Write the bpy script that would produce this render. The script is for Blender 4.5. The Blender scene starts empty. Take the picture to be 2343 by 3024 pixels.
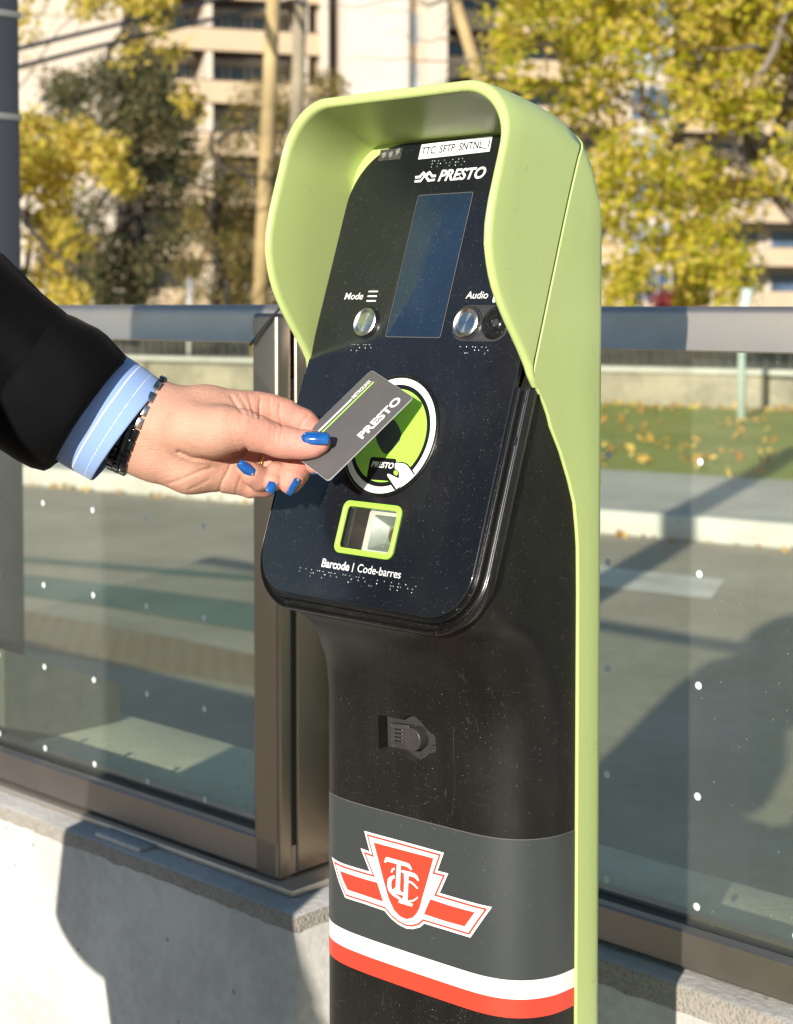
import bpy, bmesh, math, random
import numpy as np
from mathutils import Vector, Matrix, noise
from mathutils.geometry import tessellate_polygon
C = bpy.context.scene
COL = C.collection
R = math.radians
# ------------------------------------------------------------------ camera
F_PX, CXP, HOR, PITCH, EYE = 4807.6, 1171.5, 905.0, R(2.5), 1.2
PYP = HOR + F_PX * math.tan(PITCH)
cam = bpy.data.objects.new("camera", bpy.data.cameras.new("camera")); COL.objects.link(cam)
cam.location = (0, 0, EYE); cam.rotation_euler = (math.pi / 2 - PITCH, 0, 0)
cam.data.sensor_fit = 'VERTICAL'; cam.data.sensor_height = 36.0; cam.data.sensor_width = 27.9
cam.data.lens = F_PX / 3024 * 36
cam.data.shift_y = -(1512 - PYP) / 3024
cam.data.clip_start = 0.05; cam.data.clip_end = 2000
cam.data.dof.use_dof = True; cam.data.dof.focus_distance = 1.17; cam.data.dof.aperture_fstop = 11.0
C.camera = cam
# ------------------------------------------------------------------ world, sun, exposure
SUND = Vector((0.41, 1.0, -0.32)).normalized()        # the way the light travels
w = bpy.data.worlds.new("World"); C.world = w; w.use_nodes = True
nt = w.node_tree; bg = nt.nodes["Background"]
sky = nt.nodes.new("ShaderNodeTexSky"); sky.sky_type = 'NISHITA'; sky.sun_disc = False
sky.sun_elevation = math.asin(-SUND.z); sky.sun_rotation = math.atan2(-SUND.x, -SUND.y)
sky.air_density = 1.0; sky.dust_density = 0.3; sky.ozone_density = 2.0
nt.links.new(sky.outputs[0], bg.inputs[0]); bg.inputs[1].default_value = 0.10
sl = bpy.data.lights.new("sun", 'SUN'); sl.energy = 4.8; sl.angle = R(0.55); sl.color = (1.0, 0.93, 0.83)
so = bpy.data.objects.new("sun", sl); COL.objects.link(so)
so.rotation_euler = SUND.to_track_quat('-Z', 'Y').to_euler(); so.location = (-6, -15, 8)
C.view_settings.view_transform = 'Standard'; C.view_settings.look = 'None'
C.view_settings.exposure = 0.5; C.view_settings.gamma = 1.0
C.render.engine = 'CYCLES'
C.cycles.max_bounces = 8; C.cycles.transparent_max_bounces = 16; C.cycles.caustics_reflective = False
C.cycles.caustics_refractive = False; C.cycles.sample_clamp_indirect = 6
# ------------------------------------------------------------------ measuring frame
cp, sp = math.cos(PITCH), math.sin(PITCH)
FW = Vector((0, cp, -sp)); UPV = Vector((0, sp, cp)); EYEV = Vector((0, 0, EYE))
def ray(x, y): return FW + Vector((1, 0, 0)) * ((x - CXP) / F_PX) - UPV * ((y - PYP) / F_PX)
def at(x, y, Y):
    r = ray(x, y); return EYEV + r * (Y / r.y)
def hit(x, y, P, n):
    r = ray(x, y); return EYEV + r * ((P - EYEV).dot(n) / r.dot(n))
A_ = R(43.5); TAU = R(18.8)
U = Vector((math.cos(A_), -math.sin(A_), 0)); N_ = Vector((-math.sin(A_), -math.cos(A_), 0)); Z = Vector((0, 0, 1))
P0 = EYEV + Vector((-0.00283456, 1.18197886, -0.09505217))
V_ = Z * math.cos(TAU) - N_ * math.sin(TAU); NP = N_ * math.cos(TAU) + Z * math.sin(TAU)
def K(p, q, z): return P0 + U * (p / 1000) + N_ * (q / 1000) + Z * (z / 1000)     # reader frame, mm
def PN(p, w_, o=0.0): return P0 + U * (p / 1000) + V_ * (w_ / 1000) + NP * (o / 1000)  # its sloping face, mm
def pan(x, y, off=0.0):
    h = hit(x, y, P0 + NP * off / 1000, NP) - P0; return h.dot(U) * 1000, h.dot(V_) * 1000
def front(x, y, q):
    h = hit(x, y, P0 + N_ * (q / 1000), N_) - P0; return h.dot(U) * 1000, h.z * 1000
def gnd(x, y, z): return hit(x, y, Vector((0, 0, z)), Z)
KF = Matrix(((U.x, -N_.x, 0, P0.x), (U.y, -N_.y, 0, P0.y), (0, 0, 1, 0), (0, 0, 0, 1)))   # base frame of the reader
# ------------------------------------------------------------------ object helpers
WM = {}
def put(o, parent=None, mat4=None):
    COL.objects.link(o)
    m = mat4 if mat4 is not None else (WM[parent.name] if parent else Matrix())
    if parent:
        o.parent = parent; o.matrix_basis = WM[parent.name].inverted() @ m
    else: o.matrix_basis = m
    WM[o.name] = m
    return o
def tag(o, label=None, cat=None, group=None, kind=None):
    if label: o["label"] = label
    if cat: o["category"] = cat
    if group: o["group"] = group
    if kind: o["kind"] = kind
    return o
def thing(name, mat4, label, cat, group=None):
    if isinstance(mat4, (tuple, Vector)): mat4 = Matrix.Translation(Vector(mat4))
    return tag(put(bpy.data.objects.new(name, None), None, mat4), label, cat, group)
def mk(name, verts, faces, mats, parent=None, mat4=None, smooth=False, idx=None, auto=None):
    """one mesh object from WORLD coordinates"""
    m = mat4 if mat4 is not None else (WM[parent.name] if parent else Matrix())
    inv = np.array(m.inverted())
    v = np.array([tuple(a) for a in verts] if not isinstance(verts, np.ndarray) else verts, dtype=float)
    v = v @ inv[:3, :3].T + inv[:3, 3]
    me = bpy.data.meshes.new(name); me.from_pydata(v.tolist(), [], faces if isinstance(faces, list) else faces.tolist())
    for a in (mats if isinstance(mats, (list, tuple)) else [mats]): me.materials.append(a)
    if idx is not None: me.polygons.foreach_set("material_index", np.array(idx, dtype=np.int32))
    me.validate(); me.update()
    o = put(bpy.data.objects.new(name, me), parent, m)
    if smooth or auto: me.polygons.foreach_set("use_smooth", [True] * len(me.polygons))
    if auto:
        me.set_sharp_from_angle(angle=R(auto))
    return o
def join_into(lists):
    V, Fc, I = [], [], []
    for i, (v, f) in enumerate(lists):
        b = len(V); V += [tuple(a) for a in v]; Fc += [[k + b for k in g] for g in f]; I += [i] * len(f)
    return V, Fc, I
def bmout(bm):
    bm.verts.ensure_lookup_table(); bm.verts.index_update()
    return [v.co.copy() for v in bm.verts], [[v.index for v in f.verts] for f in bm.faces]
def boxg(c, ax, size, bev=0.0, seg=2):
    """bevelled box, c centre, ax three axes, size full lengths (m)"""
    bm = bmesh.new(); bmesh.ops.create_cube(bm, size=1)
    for v in bm.verts: v.co = Vector([v.co[i] * size[i] for i in range(3)])
    if bev: bmesh.ops.bevel(bm, geom=bm.edges[:], offset=bev, segments=seg, affect='EDGES', profile=0.5)
    bmesh.ops.recalc_face_normals(bm, faces=bm.faces)
    for v in bm.verts: v.co = Vector(c) + ax[0] * v.co.x + ax[1] * v.co.y + ax[2] * v.co.z
    r = bmout(bm); bm.free()
    if ax[0].cross(ax[1]).dot(ax[2]) < 0: r = (r[0], [f[::-1] for f in r[1]])
    return r
AX = (Vector((1, 0, 0)), Vector((0, 1, 0)), Vector((0, 0, 1)))
def box(name, c, size, m, parent=None, bev=0.0, ax=AX, seg=2):
    v, f = boxg(c, ax, size, bev, seg); return mk(name, v, f, m, parent, auto=35 if bev else None)
KAX = (U, N_, Z)
def kbox(name, p0, p1, q0, q1, z0, z1, m, parent=None, bev=0.0, seg=2):
    c = K((p0 + p1) / 2, (q0 + q1) / 2, (z0 + z1) / 2)
    return box(name, c, (abs(p1 - p0) / 1000, abs(q1 - q0) / 1000, abs(z1 - z0) / 1000), m, parent, bev / 1000, KAX, seg)
def grid(rows, close=False):
    """quads between rows of equal length"""
    n = len(rows[0]); V = [a for r_ in rows for a in r_]; Fc = []
    for i in range(len(rows) - 1):
        for j in range(n if close else n - 1):
            k = (j + 1) % n
            Fc.append([i * n + j, i * n + k, (i + 1) * n + k, (i + 1) * n + j])
    return V, Fc
def tube(pts, r_, seg=10, cap=True):
    pts = [Vector(p) for p in pts]; rr = r_ if isinstance(r_, (list, tuple)) else [r_] * len(pts)
    rows = []; up = Vector((0, 0, 1)); prev = None
    for i, p in enumerate(pts):
        t = (pts[min(i + 1, len(pts) - 1)] - pts[max(i - 1, 0)]).normalized()
        if prev is None:
            a = t.cross(up if abs(t.dot(up)) < .95 else Vector((1, 0, 0))).normalized()
        else: a = (prev - t * prev.dot(t)).normalized()
        prev = a; b = t.cross(a)
        rows.append([p + (a * math.cos(k * 2 * math.pi / seg) + b * math.sin(k * 2 * math.pi / seg)) * rr[i] for k in range(seg)])
    V, Fc = grid(rows, True)
    if cap:
        n = len(V); Fc.append(list(range(seg))[::-1]); Fc.append(list(range(n - seg, n)))
    return V, Fc
def rrect(p0, p1, w0, w1, rb, rt=None, e=0.0, n=10):
    """rounded rectangle outline, anticlockwise from bottom right arc; rb/rt corner radii; e outward offset"""
    rt = rb if rt is None else rt; P = []
    for cx, cy, r_, a0 in ((p1 - rb, w0 + rb, rb, -90), (p1 - rt, w1 - rt, rt, 0), (p0 + rt, w1 - rt, rt, 90), (p0 + rb, w0 + rb, rb, 180)):
        for k in range(n + 1):
            a = R(a0 + 90 * k / n); P.append((cx + (r_ + e) * math.cos(a), cy + (r_ + e) * math.sin(a)))
    return P
def prism(outline, f, o0, o1, bev=0.0, nb=3):
    """closed slab: outline [(a,b)], f(a,b,o) -> world, from o0 (back) to o1 (front) with a rounded front edge"""
    def inset(e):
        n = len(outline); Q = []
        for i in range(n):
            a, b, c = Vector(outline[i - 1]), Vector(outline[i]), Vector(outline[(i + 1) % n])
            t = (c - a); t = t.normalized() if t.length else Vector((1, 0)); nn = Vector((t.y, -t.x)); Q.append(b - nn * e)
        return Q
    rows = [[f(a, b, o0) for a, b in outline]]
    if bev:
        for k in range(nb + 1):
            th = math.pi / 2 * k / nb
            rows.append([f(q.x, q.y, o1 - bev + bev * math.sin(th)) for q in inset(bev * (1 - math.cos(th)))])
    else: rows.append([f(a, b, o1) for a, b in outline])
    V, Fc = grid(rows, True); n = len(outline)
    Fc.append(list(range(n))[::-1]); Fc.append(list(range(len(V) - n, len(V))))
    return V, Fc
def disc_ol(cx, cy, r_, n=48): return [(cx + r_ * math.cos(2 * math.pi * k / n), cy + r_ * math.sin(2 * math.pi * k / n)) for k in range(n)]
def text2d(s, size=1.0, offset=0.0, shear=0.0, spacing=1.0, res=6):
    """filled outline of a string as 2D verts/faces normalised so that cap height = 1 and x starts at 0"""
    cu = bpy.data.curves.new("t", 'FONT'); cu.body = s; cu.size = 1; cu.offset = offset; cu.shear = shear
    cu.space_character = spacing; cu.resolution_u = res; cu.fill_mode = 'FRONT'
    ob = bpy.data.objects.new("t", cu); COL.objects.link(ob); bpy.context.view_layer.update()
    dg = bpy.context.evaluated_depsgraph_get(); me = bpy.data.meshes.new_from_object(ob.evaluated_get(dg))
    v = np.array([tuple(a.co)[:2] for a in me.vertices]); f = [list(p.vertices) for p in me.polygons]
    bpy.data.objects.remove(ob); bpy.data.curves.remove(cu); bpy.data.meshes.remove(me)
    return v, f
CAPH = None
def lettering(s, x0, x1, base, cap, f, o, weight=0.0, shear=0.0, spacing=1.0, caps=True):
    """string fitted between x0 and x1, cap height cap, baseline base"""
    global CAPH
    if CAPH is None:
        v, _ = text2d("H"); CAPH = v[:, 1].max()
    v, fc = text2d(s, offset=weight, shear=shear, spacing=spacing)
    a, b = v[:, 0].min(), v[:, 0].max()
    X = x0 + (v[:, 0] - a) / (b - a) * (x1 - x0); Y = base + v[:, 1] / CAPH * cap
    out = [f(x, y, o) for x, y in zip(X, Y)]
    # make sure faces look outward
    k = fc[0]; nrm = (out[k[1]] - out[k[0]]).cross(out[k[2]] - out[k[1]])
    ref = f(0, 0, o + 1) - f(0, 0, o)
    if nrm.dot(ref) < 0: fc = [g[::-1] for g in fc]
    return out, fc
def poly2(pts):
    """tessellated polygon -> verts2d, faces"""
    v = [Vector((a, b, 0)) for a, b in pts]
    tr = tessellate_polygon([v]); Fc = []
    for t in tr:
        a, b, c = [v[k] for k in t]
        Fc.append(list(t) if (b - a).cross(c - a).z > 0 else list(t)[::-1])
    return [(a.x, a.y) for a in v], Fc
def inset_poly(pts, e):
    """miter inset of a polygon (clockwise or not) by e"""
    n = len(pts); area = sum(pts[i][0] * pts[(i + 1) % n][1] - pts[(i + 1) % n][0] * pts[i][1] for i in range(n))
    s = 1 if area > 0 else -1; out = []
    for i in range(n):
        a, b, c = Vector(pts[i - 1]), Vector(pts[i]), Vector(pts[(i + 1) % n])
        d1 = (b - a).normalized(); d2 = (c - b).normalized()
        n1 = Vector((-d1.y, d1.x)) * s; n2 = Vector((-d2.y, d2.x)) * s
        m_ = n1 + n2; k = 1 + n1.dot(n2)
        m_ = m_ / max(k, .25); out.append(tuple(b + m_ * e))
    return out
# ------------------------------------------------------------------ materials
def M(name): 
    m = bpy.data.materials.new(name); m.use_nodes = True
    return m, m.node_tree.nodes, m.node_tree.links, m.node_tree.nodes["Principled BSDF"]
def coord(nd, lk, sc=(1, 1, 1), kind="Object"):
    t = nd.new("ShaderNodeTexCoord"); mp = nd.new("ShaderNodeMapping"); mp.inputs["Scale"].default_value = sc
    lk.new(t.outputs[kind], mp.inputs[0]); return mp.outputs[0]
def noi(nd, lk, co, scale, detail=4, rough=.55, dist=0):
    n = nd.new("ShaderNodeTexNoise"); n.inputs["Scale"].default_value = scale; n.inputs["Detail"].default_value = detail
    n.inputs["Roughness"].default_value = rough; n.inputs["Distortion"].default_value = dist; lk.new(co, n.inputs["Vector"]); return n.outputs["Fac"]
def ramp(nd, lk, fac, stops):
    r_ = nd.new("ShaderNodeValToRGB"); e = r_.color_ramp.elements
    while len(e) < len(stops): e.new(0.5)
    for k, (p, c) in enumerate(stops):
        e[k].position = p; e[k].color = (*c, 1) if len(c) == 3 else c
    lk.new(fac, r_.inputs[0]); return r_.outputs[0]
def mixc(nd, lk, fac, a, b, mode='MIX'):
    m = nd.new("ShaderNodeMix"); m.data_type = 'RGBA'; m.blend_type = mode
    for s, v in ((m.inputs[0], fac), (m.inputs[6], a), (m.inputs[7], b)):
        if hasattr(v, "links"): lk.new(v, s)
        elif isinstance(v, (int, float)): s.default_value = v
        else: s.default_value = (*v, 1) if len(v) == 3 else v
    return m.outputs[2]
def math_(nd, lk, op, a, b=0.0, clamp=False):
    m = nd.new("ShaderNodeMath"); m.operation = op; m.use_clamp = clamp
    for s, v in ((m.inputs[0], a), (m.inputs[1], b)):
        if hasattr(v, "links"): lk.new(v, s)
        else: s.default_value = v
    return m.outputs[0]
def bump(nd, lk, bs, h, strength=.3, dist=.001):
    b = nd.new("ShaderNodeBump"); b.inputs["Strength"].default_value = strength; b.inputs["Distance"].default_value = dist
    lk.new(h, b.inputs["Height"]); lk.new(b.outputs[0], bs.inputs["Normal"]); return b
def plain(name, base, rough=.5, metal=0.0, var=.12, vs=8, bs_=0.0, bscale=200, spec=.5, coat=0.0, bd=.001):
    m, nd, lk, b = M(name); co = coord(nd, lk)
    n = noi(nd, lk, co, vs, 5)
    a = tuple(c * (1 - var) for c in base); c_ = tuple(min(1, c * (1 + var)) for c in base)
    lk.new(ramp(nd, lk, n, [(.3, a), (.7, c_)]), b.inputs["Base Color"])
    b.inputs["Roughness"].default_value = rough; b.inputs["Metallic"].default_value = metal
    b.inputs["Specular IOR Level"].default_value = spec; b.inputs["Coat Weight"].default_value = coat
    if bs_: bump(nd, lk, b, noi(nd, lk, co, bscale, 4), bs_, bd)
    return m
def hair(nd, lk, sc, scale, w_, seed):
    """fine curved scratches: thin level lines of a stretched noise"""
    mp = nd.new("ShaderNodeMapping"); mp.inputs["Scale"].default_value = sc; mp.inputs["Location"].default_value = (seed, seed * .7, 0); mp.inputs["Rotation"].default_value = (.4 * seed, seed, .3)
    t = nd.new("ShaderNodeTexCoord"); lk.new(t.outputs["Object"], mp.inputs[0]); n = noi(nd, lk, mp.outputs[0], scale, 2, .4)
    line = math_(nd, lk, 'LESS_THAN', math_(nd, lk, 'ABSOLUTE', math_(nd, lk, 'SUBTRACT', n, .5)), w_)
    return math_(nd, lk, 'MULTIPLY', line, math_(nd, lk, 'GREATER_THAN', noi(nd, lk, mp.outputs[0], scale * 2.3, 2), .60))
def dusty(name, base, rough, amount=.5, fine=420, patch=9, bs_=.05, bscale=900, dust=(.32, .29, .25), film=.02, coat=0.0, spec=.5):
    """plastic or glass with fine pale dust, hairline scratches and a thin streaky film of dirt that comes in patches"""
    m, nd, lk, b = M(name); co = coord(nd, lk); pt = noi(nd, lk, co, patch, 5, .6); f = None
    for sc, k in ((fine * 2.1, .10), (fine * 1.1, .085)):
        vo = nd.new("ShaderNodeTexVoronoi"); vo.inputs["Scale"].default_value = sc; lk.new(co, vo.inputs["Vector"])
        sep = nd.new("ShaderNodeSeparateColor"); lk.new(vo.outputs["Color"], sep.inputs[0])
        on = math_(nd, lk, 'LESS_THAN', sep.outputs[0], math_(nd, lk, 'MULTIPLY', math_(nd, lk, 'SUBTRACT', pt, .30), amount))
        d = math_(nd, lk, 'MULTIPLY', math_(nd, lk, 'MULTIPLY', on, math_(nd, lk, 'LESS_THAN', vo.outputs["Distance"], math_(nd, lk, 'ADD', math_(nd, lk, 'MULTIPLY', sep.outputs[1], k * 1.6), k * .6))), math_(nd, lk, 'ADD', math_(nd, lk, 'MULTIPLY', sep.outputs[2], .5), .15))
        f = d if f is None else math_(nd, lk, 'MAXIMUM', f, d)
    hl = math_(nd, lk, 'MAXIMUM', hair(nd, lk, (1, 1, .25), 34, .004, 1.3), hair(nd, lk, (.5, .5, 1), 41, .0035, 4.1))
    f = math_(nd, lk, 'MAXIMUM', f, math_(nd, lk, 'MULTIPLY', hl, math_(nd, lk, 'MULTIPLY', pt, .09 * min(1.5, amount))))
    streak = noi(nd, lk, coord(nd, lk, (1, 1, .10)), patch * 9, 5, .6)
    blot = math_(nd, lk, 'POWER', noi(nd, lk, coord(nd, lk, (1, 1, .6)), patch * 1.3, 7, .68), 3.2)
    filmv = math_(nd, lk, 'MULTIPLY', math_(nd, lk, 'MULTIPLY', blot, math_(nd, lk, 'ADD', streak, .35)), film * 6)
    f = math_(nd, lk, 'ADD', f, filmv, True)
    lk.new(mixc(nd, lk, f, base, dust), b.inputs["Base Color"])
    rr = math_(nd, lk, 'ADD', rough, math_(nd, lk, 'MULTIPLY', f, .9), True); lk.new(rr, b.inputs["Roughness"])
    b.inputs["Coat Weight"].default_value = coat; b.inputs["Specular IOR Level"].default_value = spec
    if bs_: bump(nd, lk, b, noi(nd, lk, co, bscale, 2), bs_, .0004)
    return m
# ================================================================== the setting
def concrete(name, a, b_, sc=7, bs_=.5, pits=True, band=None, bandcol=None):
    m, nd, lk, b = M(name); co = coord(nd, lk)
    n1 = noi(nd, lk, co, sc, 8, .62); n2 = noi(nd, lk, co, sc * 14, 4, .6)
    f = math_(nd, lk, 'ADD', math_(nd, lk, 'MULTIPLY', n1, .7), math_(nd, lk, 'MULTIPLY', n2, .3))
    col = ramp(nd, lk, f, [(.35, a), (.6, b_)])
    h = math_(nd, lk, 'ADD', n2, math_(nd, lk, 'MULTIPLY', n1, .5))
    if pits:
        v = nd.new("ShaderNodeTexVoronoi"); v.inputs["Scale"].default_value = 55; lk.new(co, v.inputs["Vector"])
        s = nd.new("ShaderNodeSeparateColor"); lk.new(v.outputs["Color"], s.inputs[0])
        pit = math_(nd, lk, 'MULTIPLY', math_(nd, lk, 'LESS_THAN', s.outputs[0], .08), math_(nd, lk, 'LESS_THAN', v.outputs["Distance"], .16))
        col = mixc(nd, lk, math_(nd, lk, 'MULTIPLY', pit, .6), col, tuple(c * .35 for c in a))
        h = math_(nd, lk, 'SUBTRACT', h, math_(nd, lk, 'MULTIPLY', pit, .8))
    if band is not None:      # rough exposed-aggregate top band above a smooth cast face
        tc = nd.new("ShaderNodeTexCoord"); sx = nd.new("ShaderNodeSeparateXYZ"); lk.new(tc.outputs["Object"], sx.inputs[0])
        edge = math_(nd, lk, 'ADD', sx.outputs[2], math_(nd, lk, 'MULTIPLY', math_(nd, lk, 'SUBTRACT', noi(nd, lk, co, 24, 5, .6), .5), .012))
        gn = nd.new('ShaderNodeNewGeometry'); sn = nd.new('ShaderNodeSeparateXYZ'); lk.new(gn.outputs['True Normal'], sn.inputs[0])
        k = math_(nd, lk, 'MULTIPLY', math_(nd, lk, 'GREATER_THAN', edge, band), math_(nd, lk, 'LESS_THAN', sn.outputs[2], .6))
        va = nd.new("ShaderNodeTexVoronoi"); va.inputs["Scale"].default_value = 300; lk.new(co, va.inputs["Vector"])
        agg = ramp(nd, lk, math_(nd, lk, 'ADD', math_(nd, lk, 'MULTIPLY', va.outputs["Distance"], .5), math_(nd, lk, 'MULTIPLY', n2, .6)), [(.25, tuple(c * .66 for c in bandcol)), (.6, bandcol)])
        col = mixc(nd, lk, k, col, agg)
        h = math_(nd, lk, 'SUBTRACT', h, math_(nd, lk, 'MULTIPLY', k, math_(nd, lk, 'MULTIPLY', va.outputs["Distance"], 1.1)))
    lk.new(col, b.inputs["Base Color"]); b.inputs["Roughness"].default_value = .88
    b.inputs["Specular IOR Level"].default_value = .25
    bump(nd, lk, b, h, bs_, .004)
    return m
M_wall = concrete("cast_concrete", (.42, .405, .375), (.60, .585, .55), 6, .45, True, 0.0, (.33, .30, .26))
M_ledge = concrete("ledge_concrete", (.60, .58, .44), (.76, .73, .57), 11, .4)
M_slab = concrete("platform_concrete", (.30, .29, .27), (.42, .41, .38), 3, .3)
M_walk = concrete("sidewalk_concrete", (.52, .48, .42), (.70, .65, .57), 1.6, .3, False)
M_kerb = concrete("kerb_concrete", (.52, .50, .45), (.68, .66, .60), 2.5, .3, False)
M_asph = concrete("asphalt", (.36, .315, .24), (.50, .44, .345), 1.3, .5, False)
M_stone = concrete("garden_wall_stone", (.20, .175, .13), (.46, .40, .30), 1.6, .6, False)
M_green_paint = plain("shaded_green_lane_paint", (.15, .215, .17), .7, var=.25, vs=3)  # green paint, darkened in place of shadows on the road
M_white_paint = plain("road_paint", (.72, .68, .60), .7, var=.2, vs=5)
def tactile():
    m, nd, lk, b = M("brown_tactile_plate"); co = coord(nd, lk)
    ch = nd.new("ShaderNodeTexChecker"); ch.inputs["Scale"].default_value = 26; mp = nd.new("ShaderNodeMapping")
    mp.inputs["Rotation"].default_value = (0, 0, R(38)); lk.new(co, mp.inputs[0]); lk.new(mp.outputs[0], ch.inputs["Vector"])
    c = mixc(nd, lk, ch.outputs["Fac"], (.38, .225, .10), (.25, .15, .07))
    lk.new(mixc(nd, lk, noi(nd, lk, co, 4, 5), c, (.36, .30, .21)), b.inputs["Base Color"]); b.inputs["Roughness"].default_value = .8
    return m
M_tact = tactile()
def lawn_mat():
    m, nd, lk, b = M("lawn_grass"); co = coord(nd, lk)
    n = noi(nd, lk, co, 1.1, 8, .7); n2 = noi(nd, lk, co, 30, 4, .7)
    f = math_(nd, lk, 'ADD', math_(nd, lk, 'MULTIPLY', n, .6), math_(nd, lk, 'MULTIPLY', n2, .4))
    lk.new(ramp(nd, lk, f, [(.3, (.24, .26, .07)), (.5, (.38, .42, .11)), (.72, (.58, .50, .20))]), b.inputs["Base Color"])
    b.inputs["Roughness"].default_value = .95; b.inputs["Specular IOR Level"].default_value = .1
    bump(nd, lk, b, n2, .8, .03); return m
M_lawn = lawn_mat()
def sheet(name, pts, z, m, parent=None, label=None, kind="structure", cat=None):
    o = mk(name, [(a, b, z) for a, b in pts], [list(range(len(pts)))], m, parent)
    if kind: o["kind"] = kind
    return o
SG = .832          # street measured 1.12 m below the lens
def lv(z): return 1.2 + (z - 1.2) * SG
sheet("ground", [(-500, -300), (500, -300), (500, 700), (-500, 700)], lv(-.150), M_asph)
KB = Vector((1.23, 9.58, 0)); DK = Vector((.836, -.549, 0)).normalized(); NK = Vector((.549, .836, 0)).normalized()
def kk(a, b): q = (KB + DK * a + NK * b) * SG; return (q.x, q.y)
# road, lane paint, plates, kerb, sidewalk, lawn
sheet("road", [kk(-60, -9.2), kk(60, -9.2), kk(60, 0), kk(-60, 0)], lv(-.146), M_asph)
def gpoly(name, px, z, m):
    g = [gnd(x, y, z) for x, y in px]; return sheet(name, [(a.x, a.y) for a in g], z, m)
gpoly("bike_lane_paint", [(-600, 1588), (760, 1700), (900, 1715), (900, 1732), (760, 1716), (-600, 1606)], lv(-.142), M_green_paint)
gpoly("bike_lane_paint", [(-600, 1622), (300, 1722), (900, 1800), (900, 1890), (300, 1790), (-600, 1672)], lv(-.142), M_green_paint)
gpoly("crossing_stripe", [(1600, 1648), (1830, 1678), (2143, 1712), (2100, 1768), (1790, 1735), (1600, 1700)], lv(-.142), M_white_paint)
gpoly("crossing_stripe", [(900, 1560), (1600, 1640), (1600, 1700), (900, 1610)], lv(-.142), M_white_paint)
gpoly("tactile_strip", [(-600, 1690), (0, 1790), (500, 1880), (900, 1965), (900, 2055), (500, 1985), (0, 1902), (-600, 1790)], lv(-.142), M_tact)
kv = box("kerb", Vector((*kk(0, .09), lv(-.075))), (120, .15, .126), M_kerb, None, .02, (DK, NK, Z)); kv["kind"] = "structure"
kv = box("sidewalk", Vector((*kk(0, 1.19), lv(-.079))), (120, 1.68, .125), M_walk, None, 0, (DK, NK, Z)); kv["kind"] = "structure"
lw = []
rows = []
for b in np.linspace(2.2, 9.1, 14):
    rows.append([Vector((*kk(a, b), lv(-.01 + .035 * min(b - 2.2, 6.4) * 0.25))) for a in np.linspace(-90, 90, 40)])
v, f = grid(rows); o = mk("lawn", v, f, M_lawn); o["kind"] = "structure"
M_bed = concrete("garden_soil", (.10, .075, .045), (.22, .17, .10), 1.5, .6, False)
o = mk("garden_bed", [Vector((*kk(a, b), lv(z))) for a, b, z in ((-90, 9.1, .06), (90, 9.1, .06), (90, 70, .16), (-90, 70, .16))], [[0, 1, 2, 3]], M_bed); o["kind"] = "structure"
# near platform and the concrete plinth walls under the glass
sheet("platform", [tuple(K(-6000, 8000, 0))[:2], tuple(K(-6000, -200, 0))[:2], tuple(K(6000, -200, 0))[:2], tuple(K(6000, 8000, 0))[:2]][::-1], 0.0, M_slab)
PL_ = -P0.z * 1000
def plinth(name, p0, p1, q0, q1, ztop, label, parent=None):
    base = K((p0 + p1) / 2, (q0 + q1) / 2, ztop - (17 if q1 > -300 else 24))
    Mx = KF.copy(); Mx.translation = base
    v, f = boxg(K((p0 + p1) / 2, (q0 + q1) / 2, (ztop + PL_ - 160) / 2), KAX, ((p1 - p0) / 1000, (q1 - q0) / 1000, (ztop - PL_ + 160) / 1000), .006, 2)
    o = mk(name, v, f, M_wall, None, Mx, auto=40); tag(o, label, "wall"); return o
CQ = -232; CP = front(876, 2750, CQ)[0]
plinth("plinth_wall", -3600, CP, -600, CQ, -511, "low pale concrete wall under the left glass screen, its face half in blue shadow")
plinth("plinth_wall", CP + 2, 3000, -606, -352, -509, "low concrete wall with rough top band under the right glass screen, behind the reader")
# tops of the ledges: thin slab, paler and yellower than the walls
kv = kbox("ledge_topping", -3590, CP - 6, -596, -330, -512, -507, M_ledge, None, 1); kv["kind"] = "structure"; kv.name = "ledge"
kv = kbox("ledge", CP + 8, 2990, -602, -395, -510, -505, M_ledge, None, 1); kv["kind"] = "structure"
# ------------------------------------------------------------------ glass screens
def steel(name, base=(.33, .305, .28), rough=.36, ax=(1, 1, 60), var=.1):
    m, nd, lk, b = M(name); co = coord(nd, lk, ax)
    n = noi(nd, lk, co, 9, 6, .7); n2 = noi(nd, lk, coord(nd, lk), 14, 6, .65)
    lk.new(mixc(nd, lk, math_(nd, lk, 'POWER', n2, 3), base, (.30, .26, .2)), b.inputs["Base Color"])
    b.inputs["Metallic"].default_value = 1.0
    lk.new(math_(nd, lk, 'ADD', rough - .06, math_(nd, lk, 'MULTIPLY', n2, .18)), b.inputs["Roughness"])
    bump(nd, lk, b, n, .10, .0006); return m
M_steel = steel("brushed_steel", (.60, .55, .49), .50); M_steelv = steel("brushed_steel_upright", (.30, .25, .205), .33, ax=(60, 60, 1)); M_steelb = steel("brushed_steel_ground_tone", (.30, .265, .25), .42)  # browner upright and low copies carry the reflected ground in their base colour
M_rub = plain("black_seal_and_gap_shade", (.012, .012, .012), .6)
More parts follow.
